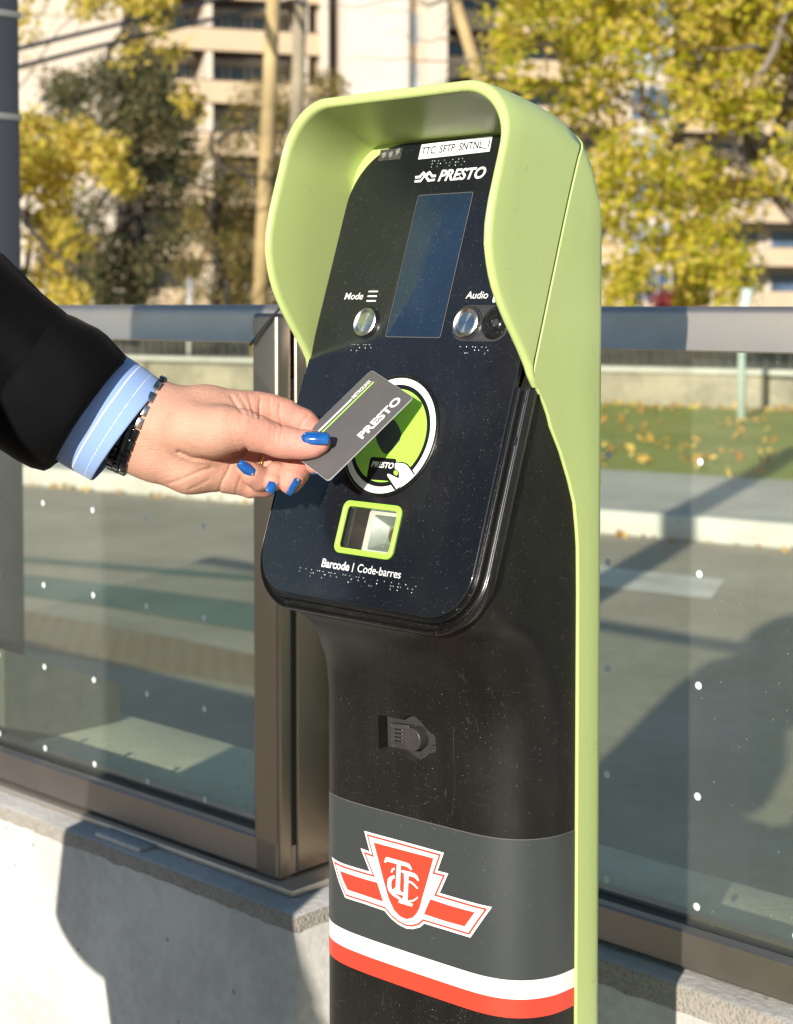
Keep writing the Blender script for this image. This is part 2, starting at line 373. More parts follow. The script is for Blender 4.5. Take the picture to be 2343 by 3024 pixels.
def glassmat(name, tint=(.89, .92, .87), dust=.03, refl=1.0):
    m, nd, lk, b = M(name); nd.remove(b); out = nd["Material Output"]
    tr = nd.new("ShaderNodeBsdfTransparent"); tr.inputs[0].default_value = (*tint, 1)
    gl = nd.new("ShaderNodeBsdfGlossy"); gl.inputs["Roughness"].default_value = .02; gl.inputs[0].default_value = (.9, .95, .93, 1)
    df = nd.new("ShaderNodeBsdfDiffuse"); df.inputs[0].default_value = (.62, .62, .56, 1)
    lwt = nd.new("ShaderNodeLayerWeight"); fz = math_(nd, lk, 'ADD', math_(nd, lk, 'MULTIPLY', math_(nd, lk, 'POWER', lwt.outputs["Facing"], 4.5), .9), .035)
    m1 = nd.new("ShaderNodeMixShader"); lk.new(math_(nd, lk, 'MULTIPLY', fz, refl, True), m1.inputs[0]); lk.new(tr.outputs[0], m1.inputs[1]); lk.new(gl.outputs[0], m1.inputs[2])
    co = coord(nd, lk)
    v = nd.new("ShaderNodeTexVoronoi"); v.inputs["Scale"].default_value = 150; lk.new(co, v.inputs["Vector"])
    s = nd.new("ShaderNodeSeparateColor"); lk.new(v.outputs["Color"], s.inputs[0])
    sp_ = math_(nd, lk, 'MULTIPLY', math_(nd, lk, 'LESS_THAN', s.outputs[0], .12), math_(nd, lk, 'LESS_THAN', v.outputs["Distance"], .09))
    film = math_(nd, lk, 'MULTIPLY', noi(nd, lk, co, 4, 7, .65), dust * 2)
    fac = math_(nd, lk, 'ADD', film, math_(nd, lk, 'MULTIPLY', sp_, .3), True)
    m2 = nd.new("ShaderNodeMixShader"); lk.new(fac, m2.inputs[0]); lk.new(m1.outputs[0], m2.inputs[1]); lk.new(df.outputs[0], m2.inputs[2])
    lk.new(m2.outputs[0], out.inputs[0]); return m
M_glass = glassmat("screen_glass")
M_dotm = plain("frosted_dot", (.60, .66, .66), .5, var=.02)
def screen(label, p0, p1, q, ztop, zrb, zlt, zlb, ps, zs, post, cut=False):
    t = thing("glass_screen", Matrix.Translation(K((p0 + p1) / 2, q - 15, zlb)) @ KF.to_3x3().to_4x4(), label, "glass barrier")
    gp1 = p1 - (20 if post else 0)
    pane = kbox("glass_pane", p0 + 10, gp1, q - 28, q - 19, zlb + 15, zrb + 10, M_glass, t)
    for a in ps:
        for b in zs: mk("marker_dot", [K(x, q - 18.4, y) for x, y in disc_ol(a, b, 3.6, 14)], [list(range(14))[::-1]], M_dotm, pane)
    # top rail: rounded profile swept along the screen
    prof = [(q - 52, zrb), (q + 1, zrb), (q + 2, zrb + 1.5), (q - 8.5, ztop - 12)] + [(q - 18.3 + 10 * math.cos(R(a)), ztop - 10 + 10 * math.sin(R(a))) for a in (18, 35, 55, 72, 90)] + [(q - 42 + 10 * math.cos(R(a)), ztop - 10 + 10 * math.sin(R(a))) for a in (90, 120, 150, 180)]
    rows = []
    for pp in (p0, p1):
        rw = []
        for (qq, zz) in prof:
            x = pp
            if cut and pp == p1:
                tt = (zz - zrb) / (ztop - zrb); x = post[0] - 1 + (p1 - post[0]) * (tt ** .9)
            rw.append(K(x, qq, zz))
        rows.append(rw)
    v, f = grid(rows, True); n = len(prof); f += [list(range(n)), list(range(n, 2 * n))[::-1]]
    o = mk("top_rail", v, f, M_steel, t, auto=30)
    # lower rail with a lip for the glass
    pr2 = [(q - 48, zlb), (q - 2, zlb), (q, zlb + 3), (q, zlt - 2), (q - 2, zlt), (q - 12, zlt), (q - 13, zlt - 8), (q - 34, zlt - 8), (q - 35, zlt), (q - 48, zlt)]
    e = post[1] if post else p1
    rows = [[K(pp, a, b) for a, b in pr2] for pp in (p0, e - (2 if post else 0))]
    v, f = grid(rows, True); n = len(pr2); f += [list(range(n)), list(range(n, 2 * n))[::-1]]
    mk("bottom_rail", v, f, M_steelb, t, auto=30)
    kbox("glazing_seal", p0, gp1, q - 34, q - 14, zlt - 8, zlt - 3, M_rub, t)
    return t
ZS = [-450, -348.6, -247.2, -145.8, -44.4]
tl = screen("left glass screen with steel frame and corner post, behind the outstretched arm", -3400, -412, -270, 97, 57, -462, -500,
            [-868 - 101.5 * k for k in range(1, 4)] + [-868, -766, -664, -562], ZS, (-461, -421), True)
v, f = grid([[K(-461.5 + 50 * (t_ ** 1.1), -267.4, 55 + 42 * t_) for t_ in np.linspace(0, 1, 8)], [K(-457.5 + 50 * (t_ ** 1.1), -267.4, 54 + 42 * t_) for t_ in np.linspace(0, 1, 8)]])
kbox("post", -461, -421, -291, -270, -503, 88, M_steelv, tl, 5, 4)
# post cap that carries on past the rail's mitred end
rows = []
for t_ in np.linspace(0, 1, 9):
    zz = 40 + 54 * math.sin(t_ * math.pi / 2)
    rows.append([K(-456 + 0 * t_, -272 - 14 * (1 - math.cos(t_ * math.pi / 2)), zz), K(-422, -272 - 14 * (1 - math.cos(t_ * math.pi / 2)), zz)])
mk("rail_gap_shade", v, f, M_rub, tl)  # black strip painted in for the shade of the open gap
kbox("end_plate", -452, -421, -371, -296.5, -500, 84, M_steelv, tl, 3, 3)
kbox("post_gap_shade", -450, -424, -297, -290.5, -490, 20, M_rub, tl)  # black filler standing in for the shade inside the gap
kbox("base_plate", -1260, -392, -352, -262, -510.5, -503, M_steel, tl, 1.5)
kbox("shim", -700, -617, -262, -240, -510.5, -505.5, M_wall, tl, .8)
tr_ = screen("right glass screen dotted with white bird markers, beyond the green reader", -420, 2900, -371, 95, 55, -467, -503,
             [10.5 - 101 * 1, 10.5, 111.5] + [111.5 + 101 * k for k in range(1, 3)], ZS, None)
kbox("edge_post", -405, -380, -392, -374, -500, 60, M_steelv, tr_, 2)
# sloping end block and grey steel column standing on the ledge beyond the left glass
M_blk = concrete("shaded_block_concrete", (.10, .105, .10), (.15, .155, .145), 5, .3)  # shade on the block is put into this dark base colour
pv = []
for pp in (-1900, -1086):
    pv += [K(pp, -372, -507), K(pp, -566, -507), K(pp, -566, -452), K(pp, -372, -372)]
o = mk("end_block", pv, [[0, 1, 2, 3], [7, 6, 5, 4], [0, 4, 5, 1], [1, 5, 6, 2], [2, 6, 7, 3], [3, 7, 4, 0]], M_blk)
tag(o, "concrete block coloured dark for shade, with a sloping top, standing on the ledge beyond the left glass", "concrete block")
M_col = plain("grey_column_paint", (.062, .064, .078), .5, .0, .08, 3)
ct = thing("steel_column", Matrix.Translation(K(-1560, -640, PL_ - 130)), "tall grey steel column with pale joints at the left edge of the photo", "column")
pr = front(63, 600, -680)[0]
kbox("shaft", pr - 170, pr, -680, -608, PL_ - 150, 1900, M_col, ct, 4)
M_joint = plain("column_joint", (.34, .33, .30), .6)
for zy in (front(40, 20, -630)[1], front(40, 332, -630)[1]):
    kbox("joint_band", pr - 172, pr + 2, -682, -606, zy - 5.5, zy + 5.5, M_joint, ct, 1)
# ================================================================== the fare reader
M_black = dusty("black_moulded_plastic", (.0055, .0052, .0046), .40, 1.05, 430, 7, .08, 1300, film=.030, spec=.27)
M_face = dusty("gloss_black_face", (.007, .009, .013), .13, .75, 520, 10, .0, film=.016)
M_bezel = dusty("black_bezel", (.005, .005, .005), .22, 1.3, 480, 12, .04, film=.02, spec=.45)
def green_mat():
    m, nd, lk, b = M("lime_green_plastic"); co = coord(nd, lk)
    n = noi(nd, lk, co, 5, 5); n2 = noi(nd, lk, coord(nd, lk, (1, 1, .25)), 26, 6, .7)
    c = mixc(nd, lk, n, (.49, .60, .205), (.52, .63, .23))
    v = nd.new("ShaderNodeTexVoronoi"); v.inputs["Scale"].default_value = 95; lk.new(co, v.inputs["Vector"])
    s = nd.new("ShaderNodeSeparateColor"); lk.new(v.outputs["Color"], s.inputs[0])
    sp_ = math_(nd, lk, 'MULTIPLY', math_(nd, lk, 'LESS_THAN', s.outputs[0], .07), math_(nd, lk, 'LESS_THAN', v.outputs["Distance"], .05))
    c = mixc(nd, lk, math_(nd, lk, 'MULTIPLY', sp_, .6), c, (.16, .16, .08))
    c = mixc(nd, lk, math_(nd, lk, 'MULTIPLY', math_(nd, lk, 'POWER', n2, 4), .5), c, (.42, .44, .2))
    hl = math_(nd, lk, 'MAXIMUM', hair(nd, lk, (1, 1, .4), 30, .0035, 2.2), hair(nd, lk, (.6, 1, 1), 22, .0025, 5.1))
    c = mixc(nd, lk, math_(nd, lk, 'MULTIPLY', hl, .30), c, (.30, .33, .15))
    bl = math_(nd, lk, 'POWER', noi(nd, lk, coord(nd, lk, (1, 1, .5)), 11, 7, .7), 3)
    c = mixc(nd, lk, math_(nd, lk, 'MULTIPLY', bl, .55), c, (.40, .42, .19))
    lk.new(c, b.inputs["Base Color"]); lk.new(math_(nd, lk, 'ADD', math_(nd, lk, 'MULTIPLY', bl, .5), .30), b.inputs["Roughness"])
    b.inputs["Subsurface Weight"].default_value = 0.0
    bump(nd, lk, b, noi(nd, lk, co, 700, 2), .06, .0004); return m
M_green = green_mat()
M_white = plain("printed_white", (.80, .80, .78), .45, var=.02)
M_prblack = plain("printed_black", (.008, .009, .012), .25, var=.02)
M_lime = plain("printed_lime", (.38, .74, .085), .35, var=.02)
RD = thing("fare_card_reader", KF @ Matrix.Translation((0, .06, PL_ / 1000)),
           "fare card reader post with black face, lime green hood and red emblem, before the glass", "card reader")
# ---- green shell (hood in front of the seam, spine behind it)
HW, RC = 112.5, 44.0
def lerp(xs, ys, x): return float(np.interp(x, xs, ys))
ZR = [38, 46, 57, 69, 84, 96, 106, 115, 126, 137, 150, 164, 181, 199, 216, 228, 240, 250]
QR = [-29, -23.5, -17, -9, 2, 10, 15.5, 19, 22, 23.6, 23, 20, 14.5, 8.5, 4.5, 2.5, 1, 0]
QT = [-112, -107.5, -103, -97, -90, -82, -74, -64, -53, -25, 0, 30]; ZT = [120, 148, 172, 195, 212, 224, 230, 234.5, 239, 247.5, 252.5, 260]
def seam_q(z): return -20 - (z - 48) * .327
ZE = [-2000, -110, -77, -64, -45, -28, -7, 11, 19, 30, 35, 40, 48]; QE = [-75, -75, -74.4, -73, -70, -63.5, -53.5, -42.5, -39.5, -33.5, -29.5, -26, -20]
def ushape(zs_side, R_=RC, top=250.0, hw=HW, nc=12, nt=16):
    """(p, z, cornerweight) right side upwards, over the top, down the left"""
    P = [(hw, z, 0) for z in zs_side]
    P += [(hw - R_ + R_ * math.cos(R(a)), top - R_ + R_ * math.sin(R(a)), 1) for a in np.linspace(0, 90, nc)]
    P += [(x, top, 1) for x in np.linspace(hw - R_, -(hw - R_), nt)[1:-1]]
    P += [(-hw + R_ - R_ * math.cos(R(a)), top - R_ + R_ * math.sin(R(a)), 1) for a in np.linspace(90, 0, nc)]
    P += [(-hw, z, 0) for z in zs_side[::-1]]
    return P
def outer(p, z, q, inset=0.0):
    """point of the outer green surface for front-view position (p,z) at depth q"""
    top = lerp(QT, ZT, q); r_ = 44 + q * .21 if q < 0 else 44; e = 0
    if q < -97.5: d = min(10, -97.5 - q); e = 10 - math.sqrt(max(0, 100 - d * d))
    hw = HW - e; ap = abs(p)
    if z > 206 and ap > HW - RC:
        a = math.atan2(z - 206, ap - (HW - RC)); pp, zz = hw - r_ + r_ * math.cos(a), top - r_ + r_ * math.sin(a)
    elif z > 249.9: pp, zz = ap / (HW - RC) * (hw - r_), top
    else:
        pp = hw if ap > 60 else ap; zz = 150 + (z - 150) * (top - r_ - 150) / 56 if z > 150 else z
    return math.copysign(pp, p), q, zz
def inn_(p, z):
    if z <= 206: return Vector((-math.copysign(1, p), 0, 0))
    if abs(p) <= HW - RC: return Vector((0, 0, -1))
    a = math.atan2(z - 206, abs(p) - (HW - RC)); return Vector((-math.copysign(math.cos(a), p), 0, -math.sin(a)))
zs_h = [39, 43, 48, 54, 60, 67, 75, 84, 92, 100, 108, 116, 124, 131, 137, 143, 150, 158, 166, 175, 185, 196]
Uo = ushape(zs_h, top=250); Ui = ushape(zs_h, R_=RC - 5, top=243.5, hw=HW - 6.5)
rows = [[] for _ in range(16)]
for (po, zo, c), (pi, zi, _) in zip(Uo, Ui):
    qs_ = seam_q(min(zo, 232)) - .4 if zo < 232 else seam_q(232) - .4
    qr = lerp(ZR, QR, zo)
    qs_ = min(qs_, qr - .5)
    so = outer(po, zo, qs_)
    SO = Vector((so[0], so[1], so[2]))
    q1 = qr - 3.5 if qr - 3.5 > qs_ else qs_ + .2
    o1 = outer(po, zo, q1); O1 = Vector(o1)
    IN = Vector((pi, qr - 3.5, zi))
    qb = min(-zi * .3404 - 16, qr - 4)
    # the inner wall runs back to a squarer outline behind the face plate
    kz = zi if not c else zi - 3.0
    BK = Vector((pi + (1.5 if pi > 0 else -2.5) * (1 if abs(pi) > 70 else abs(pi) / 70), qb, kz - (7 if c and abs(pi) < 90 else 4 if c else 0)))
    if c:
        Ri, rk = RC - 5, 27.0; hx = HW - 6.5 - Ri
        ca = (abs(pi) - hx) / Ri; sa = (zi - (243.5 - Ri)) / Ri; wtop = 235.6
        if ca > 0: bx_, bw_ = 109.0 - rk + rk * ca, wtop - rk + rk * sa
        else: bx_, bw_ = abs(pi) / hx * (109.0 - rk), wtop
        BK = Vector((math.copysign(bx_, pi), -bw_ * math.sin(TAU) - 2.2, bw_ * math.cos(TAU)))
    elif zi > 150:      # stretch the upper part of the sides to meet the squarer corner
        t_ = (zi - 150) / (204.5 - 150); w2 = 150 / math.cos(TAU) + t_ * (208.6 - 150 / math.cos(TAU)); BK.z = w2 * math.cos(TAU); BK.y = -w2 * math.sin(TAU) - 16 + 13.8 * t_
    nin = inn_(po, zo)
    rows[0].append(SO + nin * 4.2 + Vector((0, 1.2, 0))); rows[1].append(SO + nin * 1.0); rows[2].append(SO + Vector((0, .7, 0)))
    for k, t_ in enumerate((.2, .4, .6, .8)): rows[3 + k].append(Vector(outer(po, zo, qs_ + (q1 - qs_) * t_)))
    rows[7].append(O1)
    mid = (O1 + IN) / 2; half = (O1 - IN) / 2
    for k, a in enumerate((30, 62, 90, 118, 150)):
        rows[8 + k].append(mid + half * math.cos(R(a)) + Vector((0, 1, 0)) * (3.5 * math.sin(R(a)) + 1.5))
    rows[13].append(IN); rows[14].append(IN.lerp(BK, .5)); rows[15].append(BK)
v, f = grid([[K(*a) for a in r_] for r_ in rows])
hood = mk("hood", v, f, M_green, RD, smooth=True)
hood.data.set_sharp_from_angle(angle=R(50))
# spine
zs_b = [-PL_] if False else []
zs_s = [PL_, -700, -500, -300, -150, -110, -90, -77, -64, -54, -45, -36, -28, -18, -7, 2, 11, 19, 27, 35, 41, 46, 54, 64, 78, 92, 106, 120, 137, 150, 162, 175, 186, 196]
Us = ushape(zs_s, top=250)
rows = [[] for _ in range(11)]
for (p, z, c) in Us:
    qe = lerp(ZE, QE, z) if z <= 48 else seam_q(min(z, 232)) - 2.0
    if z > 48: qe -= min(1, (z - 48) / 10) * .3
    qe_ = qe
    a = Vector(outer(p, z, qe_)); nin = inn_(p, z)
    rows[0].append(a + nin * 6 + Vector((0, -1.5, 0))); rows[1].append(a + nin * 1.3 + Vector((0, .0, 0))); rows[2].append(a + nin * .2 + Vector((0, -1.1, 0)))
    for k, t_ in enumerate((.35, .7)):
        q = qe_ + (-94 - qe_) * t_; rows[3 + k].append(Vector(outer(p, z, q)))
    for k, q in enumerate((-97.5, -101, -104, -106.3, -107.4)): rows[5 + k].append(Vector(outer(p, z, q)))
    b = Vector(outer(p, z, -107.5)); rows[10].append(Vector((0, -107.5, min(b.z, 60))))
v, f = grid([[K(*a) for a in r_] for r_ in rows])
mk("spine_shell", v, f, M_green, RD, auto=38)
v, f = prism(rrect(-110.2, 110.2, 62, 237.0, 25, n=8), PN, -12, -2.4)
mk("hood_back", v, f, M_green, RD, auto=30)
# ---- black body
SEC = [(-110, -76), (-109.6, -60), (-106, -45), (-99, -31.5), (-90, -21.8), (-83, -17.2), (-76, -14.6), (-60, -12), (-35, -12), (-5, -13.5), (20, -15), (45, -16.8),
       (60, -18), (72, -19.8), (81, -22.6), (88.5, -26), (97, -32.6), (102, -39), (105.8, -46), (108.6, -54), (109.7, -61), (110, -76)]
def qsec(p): return float(np.interp(p, [a for a, _ in SEC], [b for _, b in SEC]))
def resample(pts, n):
    pts = np.array(pts, float); d = np.r_[0, np.cumsum(np.hypot(*np.diff(pts, axis=0).T))]
    t = np.linspace(0, d[-1], n); return np.c_[np.interp(t, d, pts[:, 0]), np.interp(t, d, pts[:, 1])]
def smooth_sec(sec, n=64):
    r_ = resample(sec, n)
    for _ in range(2): r_[1:-1] = (r_[:-2] + 2 * r_[1:-1] + r_[2:]) / 4
    return r_
BASE = smooth_sec(SEC)
def sec_box(qf, rx, ry, hw=110.0):
    P = [(-hw, -76)] + [(-hw, q) for q in np.linspace(-70, qf - ry, 5)[:-1]]
    P += [(-hw + rx - rx * math.cos(R(a)), qf - ry + ry * math.sin(R(a))) for a in np.linspace(0, 90, 16)]
    P += [(hw - rx + rx * math.sin(R(a)), qf - ry + ry * math.cos(R(a))) for a in np.linspace(0, 90, 16)]
    P += [(hw, q) for q in np.linspace(qf - ry, -70, 5)[1:]] + [(hw, -76)]
    return resample(P, 64)
stations = [(PL_, None, 0), (-700, None, 0), (-450, None, 0), (-300, None, 0), (-225, None, 0), (-205, None, .0),
            (-195, (-12, 44, 42), .25), (-185, (-10.5, 46, 44), .5), (-176, (-7.5, 50, 47), .75), (-168, (-3, 54, 50), 1), (-160, (2, 58, 54), 1), (-152, (9, 62, 58), 1),
            (-145, (17, 65, 62), 1), (-139, (24.5, 66, 64), 1), (-134.5, (30, 64, 62), 1), (-131, (33, 58, 58), 1), (-128, (34.3, 50, 52), 1), (-125, (34.3, 42, 46), 1),
            (-121, (33.2, 34, 40), 1), (-116, (31.6, 23, 30), 1), (-110, (29.4, 14, 20), 1), (-102, (26.6, 8, 12), 1), (-92, (23.2, 4.5, 6), 1), (-70, (15.5, 2.5, 3), 1), (-40, (5.3, 2.5, 3), 1), (0, (-8.4, 2.5, 3), 1),
            (20, (-15.2, 2.5, 3), 1), (34, (-20, 2.5, 3), 1), (39, (-22, 5, 6), 1), (42, (-25, 8, 9), 1), (60, (-36, 8, 9), 1)]
rows = []
for z, par, wt in stations:
    s = BASE if par is None else BASE * (1 - wt) + sec_box(*par) * wt
    rows.append([K(a, b, z) for a, b in s])
v, f = grid(rows); n = 64; L_ = len(v)
f += [list(range(n))[::-1], list(range(L_ - n, L_))]
f += [[i * n, (i + 1) * n, (i + 2) * n - 1, (i + 1) * n - 1][::-1] for i in range(len(rows) - 1)]
f = [g[::-1] for g in f]
body = mk("column_body", v, f, M_black, RD, auto=40)
def recalc(o):
    bm = bmesh.new(); bm.from_mesh(o.data); bmesh.ops.remove_doubles(bm, verts=bm.verts, dist=1e-7); bmesh.ops.recalc_face_normals(bm, faces=bm.faces); bm.to_mesh(o.data); bm.free()
def applied(o, cutters):
    for q_ in [o] + cutters: recalc(q_)
    for c in cutters:
        md = o.modifiers.new("b", 'BOOLEAN'); md.operation = 'DIFFERENCE'; md.solver = 'EXACT'; md.object = c
    bpy.context.view_layer.update()
    dg = bpy.context.evaluated_depsgraph_get(); me = bpy.data.meshes.new_from_object(o.evaluated_get(dg))
    o.modifiers.clear(); old = o.data; o.data = me; bpy.data.meshes.remove(old)
    for c in cutters:
        m_ = c.data; bpy.data.objects.remove(c); bpy.data.meshes.remove(m_)
    me.polygons.foreach_set("use_smooth", [True] * len(me.polygons)); me.set_sharp_from_angle(angle=R(40))
def cutter(ol, f_, o0, o1, e=0.0):
    v, f = prism(ol, f_, o0, o1); return mk("cut", v, f, M_black, None, KF)
# key lock recess on the column, measured on the front surface
def fr(x, y):
    p, z = front(x, y, -14)
    for _ in range(4): p, z = front(x, y, qsec(p))
    return p, z
sc = 250 / 1692
lk_px = [(250, 225), (340, 222), (520, 260), (690, 300), (740, 265), (820, 228), (900, 218), (1010, 262), (1110, 360), (1200, 470), (1260, 545), (1350, 590), (1400, 680),
         (1412, 890), (1400, 985), (1270, 990), (1180, 1060), (1080, 1130), (960, 1160), (850, 1100), (720, 980), (640, 950), (450, 920), (265, 880)]
lk_ol = [fr(1080 + a * sc, 2080 + b * sc) for a, b in lk_px][::-1]
ff = lambda p, z, o=0: K(p, qsec(p) + o, z)
c1 = cutter(lk_ol, lambda p, z, o: K(p, -14 + o, z), -8.5, 6)
win = rrect(-27.0, 23.6, -86.0, -52.4, 4)
c2 = cutter(win, PN, -34, 8)
applied(body, [c1, c2])
body.data.materials.clear(); body.data.materials.append(M_black)
for pl in body.data.polygons: pl.material_index = 0
# lock: slide plate and round turn cap
lp = [fr(1080 + a * sc, 2080 + b * sc) for a, b in [(445, 400), (800, 440), (830, 860), (445, 780)]][::-1]
g1 = prism([(a, b) for a, b in lp], lambda p, z, o: K(p, qsec(p) + o, z), -8.4, -3.2, 1.0)
cx_, cz_ = fr(1080 + 925 * sc, 2080 + 700 * sc)
g2 = prism(disc_ol(cx_ + .5, cz_, 8.6, 40), lambda p, z, o: K(p, qsec(cx_) + o, z), -8.4, .8, .9)
lt_ = [fr(1080 + a * sc, 2080 + b * sc) for a, b in [(1200, 600), (1290, 610), (1380, 700), (1375, 820), (1225, 850)]][::-1]
g3 = prism(lt_, lambda p, z, o: K(p, qsec(p) + o, z), -8.4, -3.5, .6)
v, f, ix = join_into([g1, g2, g3])
M_lock = dusty("dusty_lock_plastic", (.030, .029, .027), .30, 1.3, 480, 12, .05, film=.05)
body.data.materials.append(M_lock); KI = (WM[body.name].inverted())
for pl in body.data.polygons:      # the dusty walls and floor of the recess
    c = (WM[body.name] @ pl.center) - P0; p_, q_, z_ = c.dot(U) * 1000, c.dot(N_) * 1000, c.z * 1000
    if abs(p_ - cx_) < 32 and abs(z_ - cz_) < 22 and -45 < q_ < qsec(p_) - .8: pl.material_index = 1
lock = mk("key_lock", v, f, M_lock, RD, auto=35)
rb = []
for k in range(4):
    a, b = fr(1080 + 530 * sc, 2080 + (510 + 78 * k) * sc); a2, b2 = fr(1080 + 720 * sc, 2080 + (540 + 78 * k) * sc)
    rb.append(tube([K(a, qsec(a) - 3.2, b), K(a2, qsec(a2) - 3.2, b2)], .0006, 8))
v, f, ix = join_into(rb); mk("grip_ribs", v, f, M_bezel, lock, smooth=True)
# ---- moulded bezel round the face plate
PO = lambda e, n=10: rrect(-108, 103, -124, 235, 34, 50, e, n)
prof = [(-1.0, -6), (-.4, -2.6), (.6, -2.3), (1.4, -2.9), (2.2, -2.2), (3.0, -2.3), (3.5, -4.6), (4.4, -8.5), (8.0, -8.5), (9.0, -4.4), (9.6, -3.7), (10.3, -3.7), (11.0, -4.6), (11.8, -8), (11.2, -12), (6, -16)]
base_ol = PO(0)
k0 = len(base_ol)
def bz(e, o, sgn_shift=0):
    ol = PO(e)
    ex = min(e, 9.0) if False else e
    right = [(103 + e, y) for y in np.linspace(42, -88, 14)]
    # order: right side downwards, bottom right arc reversed, bottom, bottom left arc, left side up
    arcR = ol[0:11][::-1]; arcL = ol[33:44][::-1]
    left = [(-108 - e * .55, y) for y in np.linspace(-88, 46, 14)]
    arcL2 = [(x + (e * .45 if x < -90 else e * .45 * max(0, (-74 - x) / 16)), y) for x, y in arcL]
    return [PN(x, y, o) for x, y in right + arcR[0:] + arcL2 + left]
v, f = grid([bz(e, o) for e, o in prof])
mk("bezel", v, f, M_bezel, RD, smooth=True)
# ---- face plate
FP = None
v, f = prism(PO(0, 14), PN, -4.5, 0, .8, 4)
FP = mk("face_plate", v, f, M_face, RD, auto=30)
applied(FP, [cutter(rrect(-26.6, 23.2, -85.6, -52.8, 3.6), PN, -12, 4)])
FP.data.materials.clear(); FP.data.materials.append(M_face)
# display
M_lcd = dusty("sky_tinted_display", (.010, .025, .050), .17, 1.1, 520, 12, 0, film=.02)  # blue base stands in for sky reflected in the switched-off display
v, f = prism(rrect(-30.6, 24.6, 76.4, 189.6, 1.6, n=4), PN, -.2, .35, .15, 2); DS = mk("display", v, f, M_lcd, FP, auto=30)
M_edge = plain("paler_edge", (.13, .12, .11), .5)  # thin paler line round the display and along the wrap top
a_, b_ = rrect(-30.9, 24.9, 76.1, 189.9, 1.8, n=4), rrect(-30.45, 24.45, 76.55, 189.45, 1.5, n=4)
v, f = grid([[PN(x, y, .45) for x, y in a_], [PN(x, y, .5) for x, y in b_]], True); mk("display_edge", v, [g[::-1] for g in f], M_edge, FP)
# sticker with machine name
M_stk = plain("paper_label", (.86, .86, .86), .55, var=.02)
v, f = prism([(-40, 219.9), (31.3, 221.5), (30.8, 234.0), (-40.1, 232.2)], PN, .05, .3); st = mk("name_sticker", v, f, M_stk, FP)
sf = lambda x, y, o: PN(x, y + (x + 40) * .0235, o)
v, f = lettering("TTC_SFTP_SNTNL_1", -38.4, 29.8, 223.4, 6.0, sf, .5, 0.01212, 0, 1.0); mk("lettering", v, f, M_prblack, FP)
# small sensor window with three lamps under the glass
M_sens = plain("sensor_window", (.06, .06, .055), .25, var=.5, vs=300)
v, f = prism([(-83.6, 221.5), (-59.8, 221.5), (-59.8, 230.9), (-83.6, 230.9)], PN, .05, .25); mk("sensor_window", v, f, M_sens, FP)
M_lens = plain("sensor_lens", (.22, .22, .21), .2, var=.4, vs=900)
for x_, y_ in ((-79, 226), (-71.5, 226), (-64.5, 228)):
    ls = [prism(disc_ol(x_ + a, y_ + b, 1.2, 14), PN, .2, .5, .15) for a, b in ((-.9, .8), (.9, 1.6), (0, -1.3), (1.2, -.4))]
    v, f, ix = join_into(ls); mk("sensor_lens", v, f, M_lens, FP, auto=30)
# brand line: wave mark and word
g = .2423; ox, oy = 1070, 480
def bp(l): return [pan(ox + a * g, oy + b * g) for a, b in l]
mark1 = bp([(650, 168), (700, 163), (752, 110), (765, 118), (800, 175), (822, 205), (892, 198), (886, 226), (803, 236), (785, 205), (765, 178), (735, 215), (718, 240), (640, 245), (645, 218), (715, 212), (750, 172), (752, 155), (745, 148), (712, 192), (650, 197)])
mark2 = bp([(780, 140), (822, 106), (836, 110), (862, 152), (905, 148), (900, 180), (848, 182), (825, 145), (800, 165)])
vv = []
for mm in (mark1, mark2):
    a, b = poly2(mm); vv.append(([PN(x, y, .35) for x, y in a], b))
vv.append(lettering("PRESTO", -14.2, 32.4, 200.6, 8.5, PN, .35, .028, .22, 1.0))
v, f, ix = join_into(vv); mk("wordmark", v, f, M_white, FP)
for s, x0, x1, b_, c_ in (("Mode", -84.2, -64.2, 106.1, 5.3), ("Audio", 40.4, 61.3, 106.4, 5.3)):
    v, f = lettering(s, x0, x1, b_, c_, PN, .35, .007, .12); mk("lettering", v, f, M_white, FP)
vv = [prism(rrect(-59.7, -49.6, y - .55, y + .55, .5, n=3), PN, .1, .35) for y in (112.4, 108.6, 104.8)]
v, f = prism(rrect(66.4, 69.4, 103.2, 109.8, 1.4, n=4), PN, .1, .35); mk("audio_icon", v, f, M_white, FP)
v, f, ix = join_into(vv); mk("menu_bars", v, f, M_white, FP)
v1 = lettering("Barcode", -41, -12.6, -100.9, 5.9, PN, .35, .022, 0); v2 = lettering("Code-barres", -4.2, 38.4, -100.6, 5.7, PN, .35, .002, 0)
v3 = prism([(-9.4, -101.4), (-8.7, -101.4), (-8.7, -94.8), (-9.4, -94.8)], PN, .1, .35)
v, f, ix = join_into([v1, v2, v3]); mk("lettering", v, f, M_white, FP)
# braille
BR = dict(zip("abcdefghijklmnopqrstuvwxyz-", ["1", "12", "14", "145", "15", "124", "1245", "125", "24", "245", "13", "123", "134", "1345", "135", "1234", "12345", "1235", "234", "2345", "136", "1236", "2456", "1346", "13456", "1356", "36"]))
M_brl = plain("braille_bead", (.5, .5, .49), .2, .85, .05)
def braille(s, x0, y0, dx=6.1, d=2.35):
    out = []
    for i, ch in enumerate(s):
        for k in BR.get(ch, ""):
            k = int(k) - 1; x = x0 + i * dx + (k // 3) * d; y = y0 - (k % 3) * d
            rows = [[PN(x + .62 * math.cos(a) * math.cos(b), y + .62 * math.sin(a) * math.cos(b), .55 * math.sin(b)) for a in np.linspace(0, 2 * math.pi, 9)[:-1]] for b in (0, .5, 1.0, 1.5)]
            a, b = grid(rows, True); b.append([24 + q for q in range(8)]); out.append((a, b))
    v, f, ix = join_into(out); mk("braille", v, f, M_brl, FP, smooth=True)
